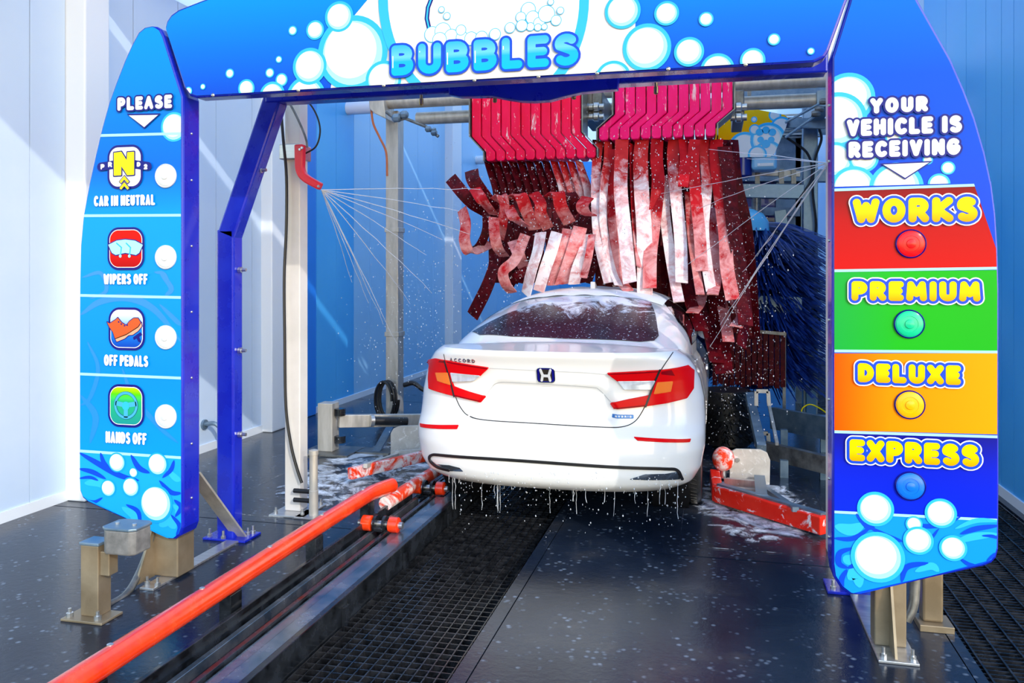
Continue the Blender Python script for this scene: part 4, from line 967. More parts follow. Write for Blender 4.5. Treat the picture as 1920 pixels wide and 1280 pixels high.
left = [([(845, 334), (868, 362), (893, 388), (925, 408)], 24, 'cloth_dark', 7.1), ([(884, 320), (888, 338), (905, 362), (930, 392)], 26, 'cloth_dark', 7.15), ([(890, 354), (905, 376), (926, 402)], 22, 'cloth', 6.95),
 ([(866, 392), (873, 420), (871, 450), (880, 472), (900, 467), (920, 456)], 22, 'cloth', 6.95), ([(928, 376), (941, 368), (946, 388), (942, 420), (936, 446)], 20, 'cloth', 6.9), ([(926, 408), (927, 436), (933, 464), (945, 480)], 20, 'cloth', 6.85),
 ([(956, 374), (975, 366), (988, 396), (1003, 430)], 24, 'cloth', 6.88), ([(953, 386), (964, 408), (986, 424)], 20, 'cloth', 6.84), ([(1000, 362), (1013, 380), (1014, 400), (1028, 428)], 22, 'cloth', 6.92), ([(1031, 370), (1046, 362), (1052, 388), (1068, 418)], 24, 'cloth', 6.86),
 ([(1102, 370), (1092, 384), (1096, 398), (1108, 404)], 24, 'cloth', 6.84), ([(985, 440), (966, 486), (944, 508), (948, 532), (960, 548)], 20, 'cloth', 6.75), ([(1014, 436), (1008, 470), (996, 510), (986, 552)], 22, 'cloth_foam', 6.72), ([(1044, 436), (1034, 470), (1022, 505), (1010, 545)], 22, 'cloth_foam', 6.74),
 ([(1066, 430), (1058, 464), (1046, 500), (1036, 534)], 22, 'cloth', 6.85), ([(1088, 426), (1078, 460), (1064, 500), (1052, 532)], 26, 'cloth', 6.85), ([(1102, 440), (1096, 470), (1082, 505), (1076, 532)], 22, 'cloth_foam', 6.85), ([(962, 452), (972, 476), (982, 500)], 22, 'cloth', 6.8), ([(1010, 498), (990, 505), (966, 520), (956, 535)], 16, 'cloth_dark', 6.8),
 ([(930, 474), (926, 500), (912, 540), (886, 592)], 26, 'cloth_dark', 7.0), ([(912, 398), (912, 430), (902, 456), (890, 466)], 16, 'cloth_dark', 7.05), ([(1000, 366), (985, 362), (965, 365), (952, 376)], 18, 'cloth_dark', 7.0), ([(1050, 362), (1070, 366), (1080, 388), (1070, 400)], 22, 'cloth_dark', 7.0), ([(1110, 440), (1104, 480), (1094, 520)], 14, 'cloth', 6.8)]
rnd = random.Random(3)
for i, (p, w_, mt, yy) in enumerate(left):
    strip(cl, [(q[0], q[1], yy+.02*k-.14*math.sin(math.pi*k/(len(p)-1))) for k, q in enumerate(p)], w_, M[mt], (rnd.uniform(-.5, .5), rnd.uniform(-.7, .7)))
for i in range(13):  # back strips coloured dark to imitate the shaded gaps
    x = 925+15*i; strip(cl, [(x, 372, 7.36), (x+4, 420, 7.3), (x+rnd.uniform(-12, 12), 470, 7.24), (x+rnd.uniform(-14, 6), 530, 7.2)], 22, M['cloth_dark'], (rnd.uniform(-.8, .8), rnd.uniform(-.8, .8)))
right = [([(1124, 266), (1119, 300), (1117, 370), (1122, 450), (1141, 530)], 17, 'cloth_foam', .1), ([(1140, 266), (1139, 305), (1133, 340), (1131, 420), (1146, 500), (1160, 535)], 16, 'cloth_foam', .4), ([(1150, 280), (1147, 370), (1152, 440), (1164, 520), (1178, 545)], 19, 'cloth', .2),
 ([(1166, 262), (1165, 300), (1164, 360), (1172, 440), (1181, 530)], 25, 'cloth_foam', .0), ([(1184, 270), (1186, 330), (1190, 420), (1198, 500)], 13, 'cloth', .9),
 ([(1204, 262), (1201, 300), (1203, 360), (1208, 440), (1209, 552)], 27, 'cloth_foam', .0), ([(1232, 262), (1231, 300), (1234, 345), (1226, 420), (1219, 480), (1218, 540)], 24, 'cloth', .25), ([(1248, 330), (1246, 390), (1254, 460), (1266, 530), (1273, 566)], 19, 'cloth_foam', .2),
 ([(1264, 262), (1262, 300), (1268, 370), (1276, 450), (1278, 530)], 22, 'cloth_foam', .0), ([(1281, 262), (1284, 305), (1281, 350)], 18, 'cloth', .1), ([(1291, 360), (1296, 440), (1306, 510), (1313, 552)], 15, 'cloth', .5),
 ([(1303, 262), (1300, 300), (1305, 370), (1312, 440), (1316, 508)], 21, 'cloth', .05), ([(1320, 262), (1322, 300), (1325, 350), (1319, 430), (1326, 500), (1334, 548)], 20, 'cloth_foam', .1), ([(1344, 262), (1343, 300), (1351, 370), (1360, 440), (1363, 500), (1374, 562)], 24, 'cloth', .0),
 ([(1332, 380), (1340, 450), (1342, 520), (1336, 552)], 20, 'cloth', .3), ([(1358, 275), (1366, 330), (1372, 400), (1384, 480), (1394, 560), (1398, 610)], 26, 'cloth_dark', .2), ([(1376, 400), (1388, 500), (1397, 570), (1390, 650)], 22, 'cloth_dark', .5),
 ([(1316, 548), (1310, 570), (1298, 586)], 22, 'cloth', .2), ([(1352, 560), (1360, 600), (1366, 640)], 20, 'cloth', .4), ([(1372, 555), (1392, 590), (1380, 612)], 22, 'cloth', .2), ([(1285, 470), (1306, 560), (1330, 620), (1344, 680)], 26, 'cloth_dark', .3), ([(1340, 520), (1345, 580), (1352, 640), (1358, 700)], 30, 'cloth_dark', .2), ([(1262, 440), (1280, 520), (1300, 580), (1316, 620)], 24, 'cloth_dark', .4)]
for i, (p, w_, mt, a) in enumerate(right): strip(cr, p, w_, M[mt], (a+.25*math.sin(i*2.3), a+.35*math.sin(i*1.7)), y=PY-.035*(i % 4))
for i in range(17):  # back layer, its darkness standing for shade between the front strips
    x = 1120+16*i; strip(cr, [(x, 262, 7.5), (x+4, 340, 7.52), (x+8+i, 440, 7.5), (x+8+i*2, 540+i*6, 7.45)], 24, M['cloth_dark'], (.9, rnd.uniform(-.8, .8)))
# ================================================================== the frame that carries them
fr = thing('curtain_frame', 'galvanised pipe frame on two square posts that carries the red curtains', 'frame', (-1.1, 8.2, 0))
FYY = 8.2; pL = atY(740, 500, 8.4); xL = pL.x; xR = 1.0
zu = atY(800, 188, FYY).z; zl = atY(830, 216, FYY).z
MB().tube([(atY(715, 188, FYY).x, FYY, zu), (xR+.6, FYY, zu)], .072, 18).build('upper_pipe', M['steel'], fr, True)
MB().tube([(atY(775, 216, FYY).x, FYY+.12, zl), (xR+.6, FYY+.12, zl)], .066, 18).build('lower_pipe', M['steel'], fr, True)
po = MB().box(xL-.075, xL+.065, 8.33, 8.5, 0, zl+.1).build('post', M['steel'], fr, bevel=.006)
for z in (.9, 2.02): MB().box(xL-.085, xL+.075, 8.32, 8.51, z, z+.05).build('collar', M['steel'], po, bevel=.004)
MB().box(xL-.17, xL+.17, 8.22, 8.62, 0, .02).build('base_plate', M['steel'], po)
pb = [atY(x, y, 8.1) for x, y in [(694, 188), (722, 186), (726, 224), (705, 214), (695, 205)]]
MB().prism([(p.x, p.z) for p in pb], 8.06, 8.34).build('bracket', M['steel'], fr, bevel=.01)
po = MB().box(xR-.075, xR+.075, 9.4, 9.55, 0, 3.5).build('post', M['steel_blue'], fr, bevel=.006)
MB().box(xR-.09, xR+.09, 9.38, 9.57, 1.12, 1.36).build('sleeve', M['steel_blue'], po, bevel=.006)
MB().box(xR-.05, xR+.05, 9.36, 9.4, .02, .36).build('cover', pmat('blue cover', (.05, .25, .5), .3), po, bevel=.006)
MB().box(xR-.2, xR+.2, 9.3, 9.7, 0, .02).build('base_plate', M['steel_blue'], po)
MB().box(xR-.07, xR+.07, 8.2, 9.5, zu-.25, zu-.1).build('side_beam', M['steel_blue'], fr)
for px in (1103, 1122, 1384):       # bearing blocks and bolts between the pads
    p = atY(px, 190, 7.7); MB().box(p.x-.05, p.x+.05, 7.6, 8.3, p.z-.18, p.z+.08).build('bearing_block', M['steel_dark'], fr, bevel=.01)
    for dz in (-.08, -.17): MB().lathe([(.03, -.07), (.03, -.03), (.045, -.02), (.045, .02), (.03, .03), (.03, .07)], (p.x, 7.56, p.z+dz), 'x', 10).build('bolt', M['bolt'], fr, True)
# ================================================================== LEFT SIDE EQUIPMENT
sp_ = thing('spray_post', 'cream white square post with a red nozzle arm behind the blue frame', 'post', (-2.73, 5.02, 0))
px_ = atY(555, 600, 5.02).x
m_cr = M['cream'] = mottled('cream painted steel', (.62, .60, .57), (.72, .69, .66), 3, .35, 0, .5)
MB().box(px_-.055, px_+.055, 4.97, 5.08, .012, 3.3).build('post', m_cr, sp_, bevel=.006)
MB().box(px_-.11, px_+.14, 4.86, 5.2, 0, .012).build('base_plate', M['brushed'], sp_, bevel=.003)
k = MB().lathe([(.014, .012), (.014, .03), (.007, .03), (.007, .05)], (px_-.08, 4.9, 0), 'z', 8).build('anchor_bolt', M['bolt'], sp_); like(k, (.19, 0, 0)); like(k, (.19, .26, 0))
z_ = atY(555, 284, 4.95).z; MB().box(px_-.075, px_+.07, 4.93, 5.1, z_-.05, z_+.05).build('clamp', M['brushed'], sp_, bevel=.006)
ap = [atY(x, y, 4.90) for x, y in [(562, 271), (562, 300), (563, 318), (572, 333), (601, 350)]]
ap = smooth_path(ap, 5); b = MB(); r_ = []
for i, p in enumerate(ap):
    t = (ap[min(i+1, len(ap)-1)]-ap[max(i-1, 0)]).normalized(); s = Vector((t.z, 0, -t.x)).normalized()*(.032-.008*i/len(ap))
    r_.append([p-s+Vector((0, -.02, 0)), p+s+Vector((0, -.02, 0)), p+s+Vector((0, .03, 0)), p-s+Vector((0, .03, 0)), p-s+Vector((0, -.02, 0))])
b.grid(r_); b.add(r_[0][:4], [(0, 1, 2, 3)]); b.add(r_[-1][:4], [(0, 1, 2, 3)])
arm = b.build('nozzle_arm', M['red_arm'], sp_, bevel=.01, weld=True); arm['label'] = 'bent red plastic nozzle arm'
for q in ((562, 280), (566, 277), (597, 349)):
    p = atY(*q, 4.875); MB().lathe([(.008, -.004), (.008, .01)], p, 'y', 10).build('bolt', M['bolt'], arm)
def hose(name, lab, cat, pts, r, mt, Y=None, group=None, parent=None):
    P_ = smooth_path([atY(*q, Y) if len(q) == 2 else atY(*q) for q in pts], 6)
    o = MB().tube(P_, r, 8).build(name, mt, parent, True)
    if parent is None: tag(o, lab, cat, group)
    elif lab: o['label'] = lab
    return o
hose('hose', 'thin black hose running down the left edge of the cream post', 'hose', [(526, 196), (531, 260), (537, 330), (537, 420), (533, 520), (534, 640), (536, 760), (545, 830), (556, 875), (566, 905)], .010, M['black'], 4.93)
hose('cable', 'black cable loop hanging above the red nozzle arm', 'cable', [(566, 180), (585, 200), (597, 225), (600, 250), (592, 275), (572, 288)], .006, M['black'], 5.0)
hose('cable', 'short dark cable slanting across the top of the cream post', 'cable', [(538, 185), (552, 210), (566, 240), (574, 262), (576, 276)], .008, M['steel_dark'], 4.93)
pp = thing('stub_post', 'short bronze-grey pipe post with a cap beside the orange rail', 'post', (-2.5, 4.88, 0))
c = atZ(588, 968, 0); MB().lathe([(.03, .012), (.03, .17), (.027, .172), (.027, .40), (.031, .402), (.031, .43), (.02, .435)], (c.x, c.y, 0), 'z', 18).build('pipe', M['steel'], pp, True)
MB().box(c.x-.1, c.x+.09, c.y-.08, c.y+.1, 0, .012).build('base_plate', M['brushed'], pp, bevel=.003)
for z in (.10, .16): MB().tube([(c.x-.14, c.y, z), (c.x-.03, c.y, z)], .015, 10).build('fitting', M['black'], pp, True)
# swing arm with column, guard plate and foam-covered bar
sw = thing('swing_arm', 'steel column with a long swing arm and black damper left of the car', 'arm', (-3.2, 6.8, 0))
c = atZ(606, 852, 0); cx0, cy0 = c.x, c.y+.1
MB().box(cx0-.07, cx0+.07, cy0-.07, cy0+.07, .02, .44).build('column', M['steel'], sw, bevel=.006)
MB().box(cx0-.2, cx0+.26, cy0-.18, cy0+.2, 0, .02).build('base_plate', M['steel_dark'], sw, bevel=.003)
for dz in (.12, .36): MB().lathe([(.05, -.03), (.05, .03)], (cx0+.11, cy0, dz), 'z', 16).build('hinge', M['black_wet'], sw, True)
a = Vector((cx0+.1, cy0, .28)); e = atY(800, 787, 7.25)
MB().beam(a, e, .06, .11).build('arm', M['steel'], sw, bevel=.005)
MB().tube([a+(e-a)*.42+Vector((0, -.07, .01)), a+(e-a)*.80+Vector((0, -.07, .0))], .038, 14).build('damper', M['black'], sw, True)
MB().tube([a+(e-a)*.38+Vector((0, -.07, .01)), a+(e-a)*.42+Vector((0, -.07, .01))], .052, 14).build('damper_cap', M['bolt'], sw, True)
MB().beam(atZ(705, 848, .01), atY(744, 778, 7.3), .07, .02).build('strut', M['steel_blue'], sw)
p0 = atZ(705, 850, .0); MB().box(p0.x-.16, p0.x+.14, p0.y-.06, p0.y+.14, 0, .02).build('strut_base', M['steel_dark'], sw)
b5 = thing('tyre_guide', 'orange bar buried in foam with a steel guard plate, left of the car', 'guide', (-2.6, 6.2, 0))
def guideset(par, pts, ht, mt, zc, wd=.05):
    P_ = [Vector(p) for p in pts]
    for i in range(len(P_)-1): MB().beam(P_[i], P_[i+1], wd, ht).build('bar', mt, par, bevel=.008)
q0, q1 = atZ(655, 888, .10), atZ(806, 852, .11)
guideset(b5, [q0, q1], .085, M['orange_foam'], .1)
gpts = [atY(x, y, 6.75) for x, y in [(733, 812), (738, 803), (750, 798), (788, 797), (796, 800), (796, 845), (733, 847)]]
MB().prism([(p.x, p.z) for p in gpts], 6.74, 6.765).build('guard_plate', M['plate_foam'], b5, bevel=.004)
MB().beam(q0+Vector((.1, .06, .05)), atY(752, 850, 6.7), .03, .03).build('brace', M['plate_foam'], b5); MB().beam(atY(735, 852, 6.6), atY(796, 848, 6.6), .05, .06).build('brace', M['plate_foam'], b5)
MB().lathe([(.03, 0), (.045, .03), (.045, .2), (.03, .23)], (q1.x-.03, q1.y+.15, .12), 'z', 14).build('guide_roller', M['orange_foam'], b5, True)
# nozzle wand, stubs, cables at the top left
wd_ = thing('nozzle_wand', 'dark slim spray wand slanting below the horizontal pipes', 'nozzle', tuple(atY(760, 230, 7.9)))
MB().tube([atY(x, y, 7.9) for x, y in [(724, 210), (745, 226), (760, 222), (800, 238), (822, 256)]], .016, 8).build('wand', M['steel_dark'], wd_, True)
for q, r in (((744, 221), .045), ((758, 215), .04), ((803, 242), .03), ((814, 249), .03), ((814, 243), .02)):
    p = atY(*q, 7.88); MB().lathe([(r*.6, -r), (r, -r*.6), (r, r*.6), (r*.6, r)], p, 'x', 8).build('valve', M['steel_blue'], wd_, True)
hose('cable', 'orange-brown cable curving down beside the silver post', 'cable', [(696, 205), (700, 232), (712, 258), (724, 286), (726, 330)], .012, pmat('orange cable', (.5, .12, .03), .4), 8.1)
p = atX(652, 203, XL); st2 = thing('vent_stub', 'short white pipe stub high on the left blue wall', 'pipe', tuple(p))
MB().lathe([(.08, -.1), (.08, .35), (.062, .35), (.062, .1)], (XL, p.y, p.z), 'x', 18, False).build('pipe', M['wall_trim'], st2, True)
MB().lathe([(.055, .33), (.055, .345)], (XL, p.y, p.z), 'x', 16).build('bore', M['black'], st2)
p = atX(893, 300, XL); st3 = thing('vent_stub', 'white pipe stub on the far wall behind the left curtain', 'pipe', tuple(p)); MB().lathe([(.08, -.1), (.08, .3), (.06, .3), (.06, .1)], (XL, p.y, p.z), 'x', 16, False).build('pipe', M['wall_trim'], st3, True)
MB().lathe([(.055, .28), (.055, .295)], (XL, p.y, p.z), 'x', 16).build('bore', M['black'], st3)
cc = atY(716, 752, 8.1); P_ = [(cc.x+.10*math.cos(t)+.002*t, 8.12+.006*t, cc.z+.2*math.sin(t)) for t in np.linspace(0, 6*math.pi, 70)]
tag(MB().tube(P_, .014, 6).build('hose_coil', M['black'], None, True), 'black hose coil hung low beside the foot of the silver post', 'hose')
hose('hose', 'bundle of dark hoses between the silver post and the car', 'hose', [(757, 722), (775, 718), (790, 728), (812, 740)], .025, M['black'], 8.2)
p = atX(388, 800, XL); wh = thing('wall_tap', 'small grey hose tap bracket low on the left wall', 'tap', tuple(p))
MB().tube(smooth_path([(XL, p.y-.05, p.z+.03), (XL+.12, p.y-.05, p.z+.04), (XL+.16, p.y, p.z-.06), (XL+.14, p.y+.05, p.z-.2)]), .02, 8).build('spout', M['steel_blue'], wh, True)
MB().lathe([(.045, 0), (.045, .02)], (XL, p.y-.05, p.z+.03), 'x', 12).build('flange', M['steel_blue'], wh)
# junction-box bollard in the left foreground
c = atZ(163, 1160, 0); bo = thing('sensor_post', 'low bronze steel post with a grey junction box in the left foreground', 'post', (c.x, c.y, 0))
m_bz = M['bronze']
MB().box(c.x-.035, c.x+.06, c.y-.0, c.y+.085, .012, .335).build('post', m_bz, bo, bevel=.004)
MB().box(c.x-.04, c.x+.065, c.y-.005, c.y+.09, .335, .35).build('cap', M['steel_blue'], bo, bevel=.004)
MB().box(c.x-.1, c.x+.12, c.y-.05, c.y+.09, 0, .012).build('base_plate', m_bz, bo, bevel=.003)
k = MB().lathe([(.016, .012), (.016, .03), (.008, .03), (.008, .05)], (c.x-.075, c.y-.02, 0), 'z', 8).build('anchor_bolt', M['bolt'], bo); like(k, (.15, 0, 0))
MB().box(c.x+.06, c.x+.11, c.y+.01, c.y+.07, .20, .31).build('clamp', m_bz, bo, bevel=.004)
jx, jy = c.x+.175, c.y+.05
jb = [(jx-.085, jy-.05), (jx-.06, jy-.07), (jx+.06, jy-.07), (jx+.085, jy-.05), (jx+.085, jy+.05), (jx+.06, jy+.07), (jx-.06, jy+.07), (jx-.085, jy+.05)]
bx_ = MB().prism(jb, .31, .42, 'xy').build('junction_box', mottled('grey cast box', (.12, .12, .12), (.2, .2, .2), 20, .5), bo, bevel=.008)
MB().prism([(jx+(x-jx)*1.06, jy+(y-jy)*1.06) for x, y in jb], .42, .432, 'xy').build('lid', M['steel_blue'], bx_, bevel=.003)
for dx in (-.045, .045): MB().lathe([(.01, 0), (.01, .008)], (jx+dx, jy-.01, .432), 'z', 8).build('screw', M['bolt'], bx_)
cd = smooth_path([atY(206, 1030, jy-.0), atY(200, 1062, jy), atY(180, 1100, jy), atY(176, 1122, jy+.02), atY(200, 1134, jy+.10), atY(238, 1112, jy+.25), atY(266, 1062, jy+.4), atY(286, 1000, 3.74), atY(290, 975, 3.78)], 6)
co = MB().tube(cd, .018, 10).build('conduit', M['steel_dark'], None, True); tag(co, 'grey flexible conduit looping from the junction box up to the left sign', 'conduit')
MB().lathe([(.023, -.008), (.023, .008)], tuple(cd[18]), 'z', 12).build('cable_tie', M['wall_trim'], co)
o = bpy.data.objects['cable_tie']; o.location = -co.location
# ================================================================== RIGHT SIDE EQUIPMENT
rg = thing('tyre_guide', 'red guide bar on a grey A-frame with a guard plate, right of the car', 'guide', (.3, 5.7, 0))
m_rb = foamed('bright red bar with foam', (.85, .015, .008), (.92, .04, .02), (.92, .9, .94), 10, .55, .64, .25)
w0, w1, w2 = atZ(1545, 985, .07), atZ(1345, 925, .07), atZ(1340, 893, .08); w2.y = max(w2.y, w1.y+.2)
guideset(rg, [w0, w1], .11, m_rb, .07, .07); guideset(rg, [w1, w2], .11, m_rb, .07, .07)
n0 = (w0-w1).normalized(); MB().beam(w1+n0*.02+Vector((0, .035, .06)), w0+Vector((0, .035, .06)), .05, .016).build('top_flat', M['steel_blue'], rg)
gp2 = [atY(x, y, 6.35) for x, y in [(1368, 900), (1368, 860), (1372, 845), (1380, 841), (1425, 842), (1438, 848), (1444, 862), (1443, 908), (1436, 908), (1434, 902)]]
MB().prism([(p.x, p.z) for p in gp2], 6.34, 6.365).build('guard_plate', M['plate_foam'], rg, bevel=.004)
MB().beam(atY(1362, 905, 6.25), atY(1420, 910, 6.1), .05, .07).build('bracket', M['steel'], rg); MB().beam(atY(1362, 921, 6.1), atY(1420, 926, 6.0), .05, .07).build('bracket', M['steel'], rg)
MB().beam(atY(1424, 893, 6.3), atZ(1428, 930, .13), .075, .02).build('strut', M['steel_blue'], rg); MB().beam(atY(1434, 915, 6.2), atZ(1492, 955, .13), .04, .03).build('strut', M['steel_blue'], rg)
for q in ((1372, 848), (1383, 862)):
    p = atY(*q, 6.335); MB().lathe([(.016, -.006), (.016, .005)], p, 'y', 12).build('bolt', M['bolt'], rg)
p = atY(1356, 860, 6.3); MB().ball(p, .08, 20, 14, (1, 1, 1.12)).build('guide_roller', M['orange_foam'], rg, True)['label'] = 'round orange foam-flecked roller'
MB().lathe([(.02, 0), (.02, .14)], (p.x, p.y, p.z-.14), 'z', 12).build('roller_stem', M['bolt'], rg, True)
rk = thing('brush_cradle', 'grey blue steel cradle with long beams behind the red guide bar', 'frame', (.6, 7.4, 0))
MB().beam(atY(1432, 842, 7.0), atY(1580, 878, 6.4), .06, .13).build('beam', M['steel_dark'], rk); MB().beam(atY(1448, 783, 8.2), atY(1580, 808, 7.6), .06, .2).build('beam', M['steel_blue'], rk)
MB().beam(atY(1405, 742, 7.6), atY(1428, 842, 6.7), .07, .07).build('strut', M['steel_blue'], rk); MB().beam(atY(1440, 750, 7.6), atY(1457, 832, 6.8), .025, .025).build('tie_rod', M['steel'], rk)
for y0, y1 in ((733, 760), (812, 836)):
    for pa, pb in (((1418, y0), (1440, y0)), ((1418, y0), (1418, y1)), ((1440, y0), (1442, y1))): MB().beam(atY(*pa, 7.2), atY(*pb, 7.2), .03, .03).build('link', M['steel'], rk)
for px in (1470, 1545): 
    p = atY(px, 805, 7.8); MB().box(p.x-.03, p.x+.03, p.y-.03, p.y+.03, 0, p.z).build('leg', M['steel_blue'], rk)
    p = atY(px, 862, 6.75); MB().box(p.x-.03, p.x+.03, p.y-.03, p.y+.03, 0, p.z).build('leg', M['steel_blue'], rk)
hose('cable', 'thin yellow cable arching over the grey beam', 'cable', [(1502, 778), (1505, 765), (1518, 758), (1535, 764), (1558, 780)], .006, M['yellow_print'], 8.0)
# low black drum brush beside the rear wheel
def bristle(name, mt, par, c, r0, r1, z0, z1, n, droop, seed, wth, axis='z'):
    r = random.Random(seed); b = MB()
    for i in range(n):
        a = r.uniform(0, 2*math.pi); z = r.uniform(z0, z1); L_n = r1*r.uniform(.82, 1.05); dr = droop*r.uniform(.6, 1.3); a2 = a+r.uniform(-.15, .15)
        pts = []
        for t in (0, .35, .7, 1):
            rr = r0+(L_n-r0)*t; aa = a+(a2-a)*t
            if axis == 'z': pts.append(Vector((c[0]+rr*math.cos(aa), c[1]+rr*math.sin(aa), z-dr*t*t)))
            else: pts.append(Vector((c[0]+rr*math.cos(aa), z, c[2]+rr*math.sin(aa)-dr*t*t)))
        s = Vector((-math.sin(a), math.cos(a), .6)).normalized()*wth
        b.grid([[p-s*(1-.5*k/3), p+s*(1-.5*k/3)] for k, p in enumerate(pts)])
    return tag(b.build(name, mt, par), kind='stuff')
M['bristle'] = mottled('navy foam bristle', (.004, .012, .10), (.008, .05, .32), 9, .35)
db = thing('drum_brush', 'low black drum brush standing right beside the car rear wheel', 'brush', (.33, 7.9, 0))
c = atY(1362, 790, 7.7); MB().lathe([(.05, 0), (.22, .02), (.22, c.z+.26), (.05, c.z+.28)], (c.x, 7.9, 0), 'z', 24).build('core', M['black'], db, True)
bristle('bristles', M['black'], db, (c.x, 7.9, 0), .2, .29, .05, c.z+.26, 1200, .02, 5, .006)
# tall wrap-round brush, dark blue
bc = atY(1418, 560, 9.3); br = thing('wrap_brush', 'tall navy blue rotating brush with drooping bristles at the right rear of the bay', 'brush', (bc.x, 9.3, .4))
MB().lathe([(.16, .35), (.2, .4), (.2, 1.95), (.12, 2.05), (.05, 2.1)], (bc.x, 9.3, 0), 'z', 20).build('core', M['blue_dark'], br, True)
bristle('bristles', M['bristle'], br, (bc.x, 9.3, 0), .15, .80, .55, 2.12, 3400, .24, 8, .011)
MB().tube([(bc.x, 9.3, 2.0), (bc.x, 9.3, 2.45)], .05, 14).build('shaft', M['steel_dark'], br, True)
sk = thing('cloth_skirt', 'dark maroon cloth side skirt hanging low in front of the navy brush', 'cloth', (.45, 8.5, .45))
a0 = atY(1336, 612, 8.4); a1 = atY(1474, 626, 8.4); zlo = atY(1400, 724, 8.4).z
for i in range(13):
    x0 = a0.x+(a1.x-a0.x)*i/13; x1 = a0.x+(a1.x-a0.x)*(i+1)/13-.006
    MB().box(x0, x1, 8.4+.012*(i % 2), 8.412+.012*(i % 2), zlo+.015*math.sin(i*2.1), a0.z-.01*i/3).build('cloth_strip', M['cloth_dark'], sk, bevel=.003)
MB().beam((a0.x-.1, 8.41, a0.z), (a1.x+.0, 8.41, a1.z+.0), .05, .03).build('hanger', M['steel_dark'], sk)
MB().box(a1.x-.03, a1.x, 8.43, 8.46, 0, a1.z).build('stand', M['steel_dark'], sk)
# yellow sign plate further in, with foam bubbles
YS = 9.1
ys = thing('hanging_sign', 'yellow sign plate with blue foam bubbles hung behind the right curtain', 'sign', tuple(atY(1420, 250, YS)))
sp2 = [Q(*p, YS) for p in [(1330, 198), (1392, 200), (1470, 215), (1478, 221), (1474, 238), (1452, 288), (1444, 294), (1330, 296)]]
MB().prism(sp2, YS, YS+.05).build('plate', M['blue_steel'], ys)
flat('sign_face', grad('yellow sign print', [(0, hexc('FF8A10')), (.5, hexc('FFB400')), (1, hexc('FFC814'))], Q(1400, 290, YS)[1], Q(1400, 205, YS)[1]), ys, [sp2], 0, None, YS)
bubbles(ys, [(1396, 276, 24), (1453, 216, 9), (1414, 224, 4), (1465, 238, 16), (1440, 262, 27), (1415, 243, 8), (1440, 290, 22), (1420, 290, 14)], 1, sp2, 1, YS)
for x, y, r in ((1424, 248, 7), (1436, 244, 7), (1448, 248, 7), (1426, 262, 6), (1446, 262, 6), (1436, 270, 8)): flat('foam_ring', M['cyan_print'], ys, [disc(x, y, r, 20, YS)], 6+r*.05, sp2, YS)
MB().beam((atY(1405, 200, YS).x, YS+.03, atY(1405, 200, YS).z), (atY(1405, 200, YS).x, YS+.03, 3.86), .04, .04).build('hanger', M['steel_dark'], ys)
# drives and beams behind
dv = thing('brush_drive', 'blue grey beam with motor and gearbox above the navy brush', 'machine', tuple(atY(1430, 360, 9.3)))
MB().beam(atY(1340, 357, 9.3), atY(1507, 360, 9.3), .12, .15).build('beam', M['steel_blue'], dv, bevel=.006)
MB().beam(atY(1400, 568, 8.9), atY(1503, 572, 8.9), .10, .17).build('lower_beam', M['steel_blue'], dv, bevel=.006)
p = atY(1392, 312, 9.2); MB().lathe([(.07, -.12), (.10, -.10), (.10, .10), (.07, .12)], p, 'z', 20).build('motor', M['blue_dark'], dv, True)
p = atY(1432, 308, 9.2); MB().box(p.x-.13, p.x+.13, 9.1, 9.35, p.z-.07, p.z+.09).build('gearbox', pmat('pale blue casting', (.2, .5, .75), .3), dv, bevel=.03)
MB().box(p.x-.07, p.x+.09, 9.09, 9.1, p.z-.03, p.z+.0).build('nameplate', M['white_print'], dv)
p = atY(1402, 412, 9.0); MB().lathe([(.22, -.12), (.21, -.02), (.16, .06), (.06, .11), (.01, .12)], p, 'z', 24).build('drive_cover', pmat('sky blue cover', (.12, .5, .8), .25, 0, .4), dv, True)
for px in (1420, 1465, 1488): MB().beam(atY(px, 318, 9.4), atY(px, 345, 9.4), .05, .05).build('spacer', M['steel_dark'], dv)
MB().beam(atY(1345, 322, 9.45), atY(1500, 326, 9.45), .05, .06).build('rail', M['steel'], dv); MB().beam(atY(1440, 230, 9.3), atY(1560, 232, 8.9), .08, .10).build('upper_beam', M['steel_blue'], dv)
MB().beam(atY(1462, 395, 9.7), atY(1478, 520, 9.7), .12, .12).build('column', M['steel_blue'], dv)
hose('cable', 'black cable hanging along the right grey post', 'cable', [(1536, 240), (1540, 262), (1528, 300), (1524, 360), (1530, 420), (1526, 480), (1524, 560), (1537, 605), (1520, 615), (1506, 632)], .014, M['black'], 9.3)
hose('cable', 'black cable drooping from the beam to the right post', 'cable', [(1470, 255), (1490, 268), (1512, 285), (1522, 310), (1520, 340), (1500, 370), (1498, 378)], .014, M['black'], 9.25)
ln = thing('spray_lance', 'thin blue spray lances crossing behind the right edge of the bay', 'nozzle', tuple(atY(1520, 210, 8.0)))
for a, b_ in (((1472, 230), (1552, 186)), ((1472, 258), (1530, 216))): MB().tube([atY(*a, 8.0), atY(*b_, 8.0)], .012, 8).build('lance', M['steel_blue'], ln, True)
for q in ((1545, 190), (1530, 213), (1536, 205)): MB().lathe([(.02, -.04), (.03, -.02), (.03, .02), (.02, .04)], atY(*q, 7.98), 'x', 8).build('valve', M['steel_dark'], ln, True)
ga = thing('rear_gantry', 'blue grey gantry of beams and dark panels deep in the bay behind the yellow sign', 'frame', (.6, 10.6, 0))
for a, b_, w_, h_ in (((1370, 178), (1600, 168), .3, .34), ((1440, 246), (1600, 240), .12, .12), ((1380, 330), (1560, 330), .2, .14), ((1380, 395), (1500, 398), .1, .1)): MB().beam(atY(*a, 10.6), atY(*b_, 10.5), w_, h_).build('beam', M['steel_blue'], ga)
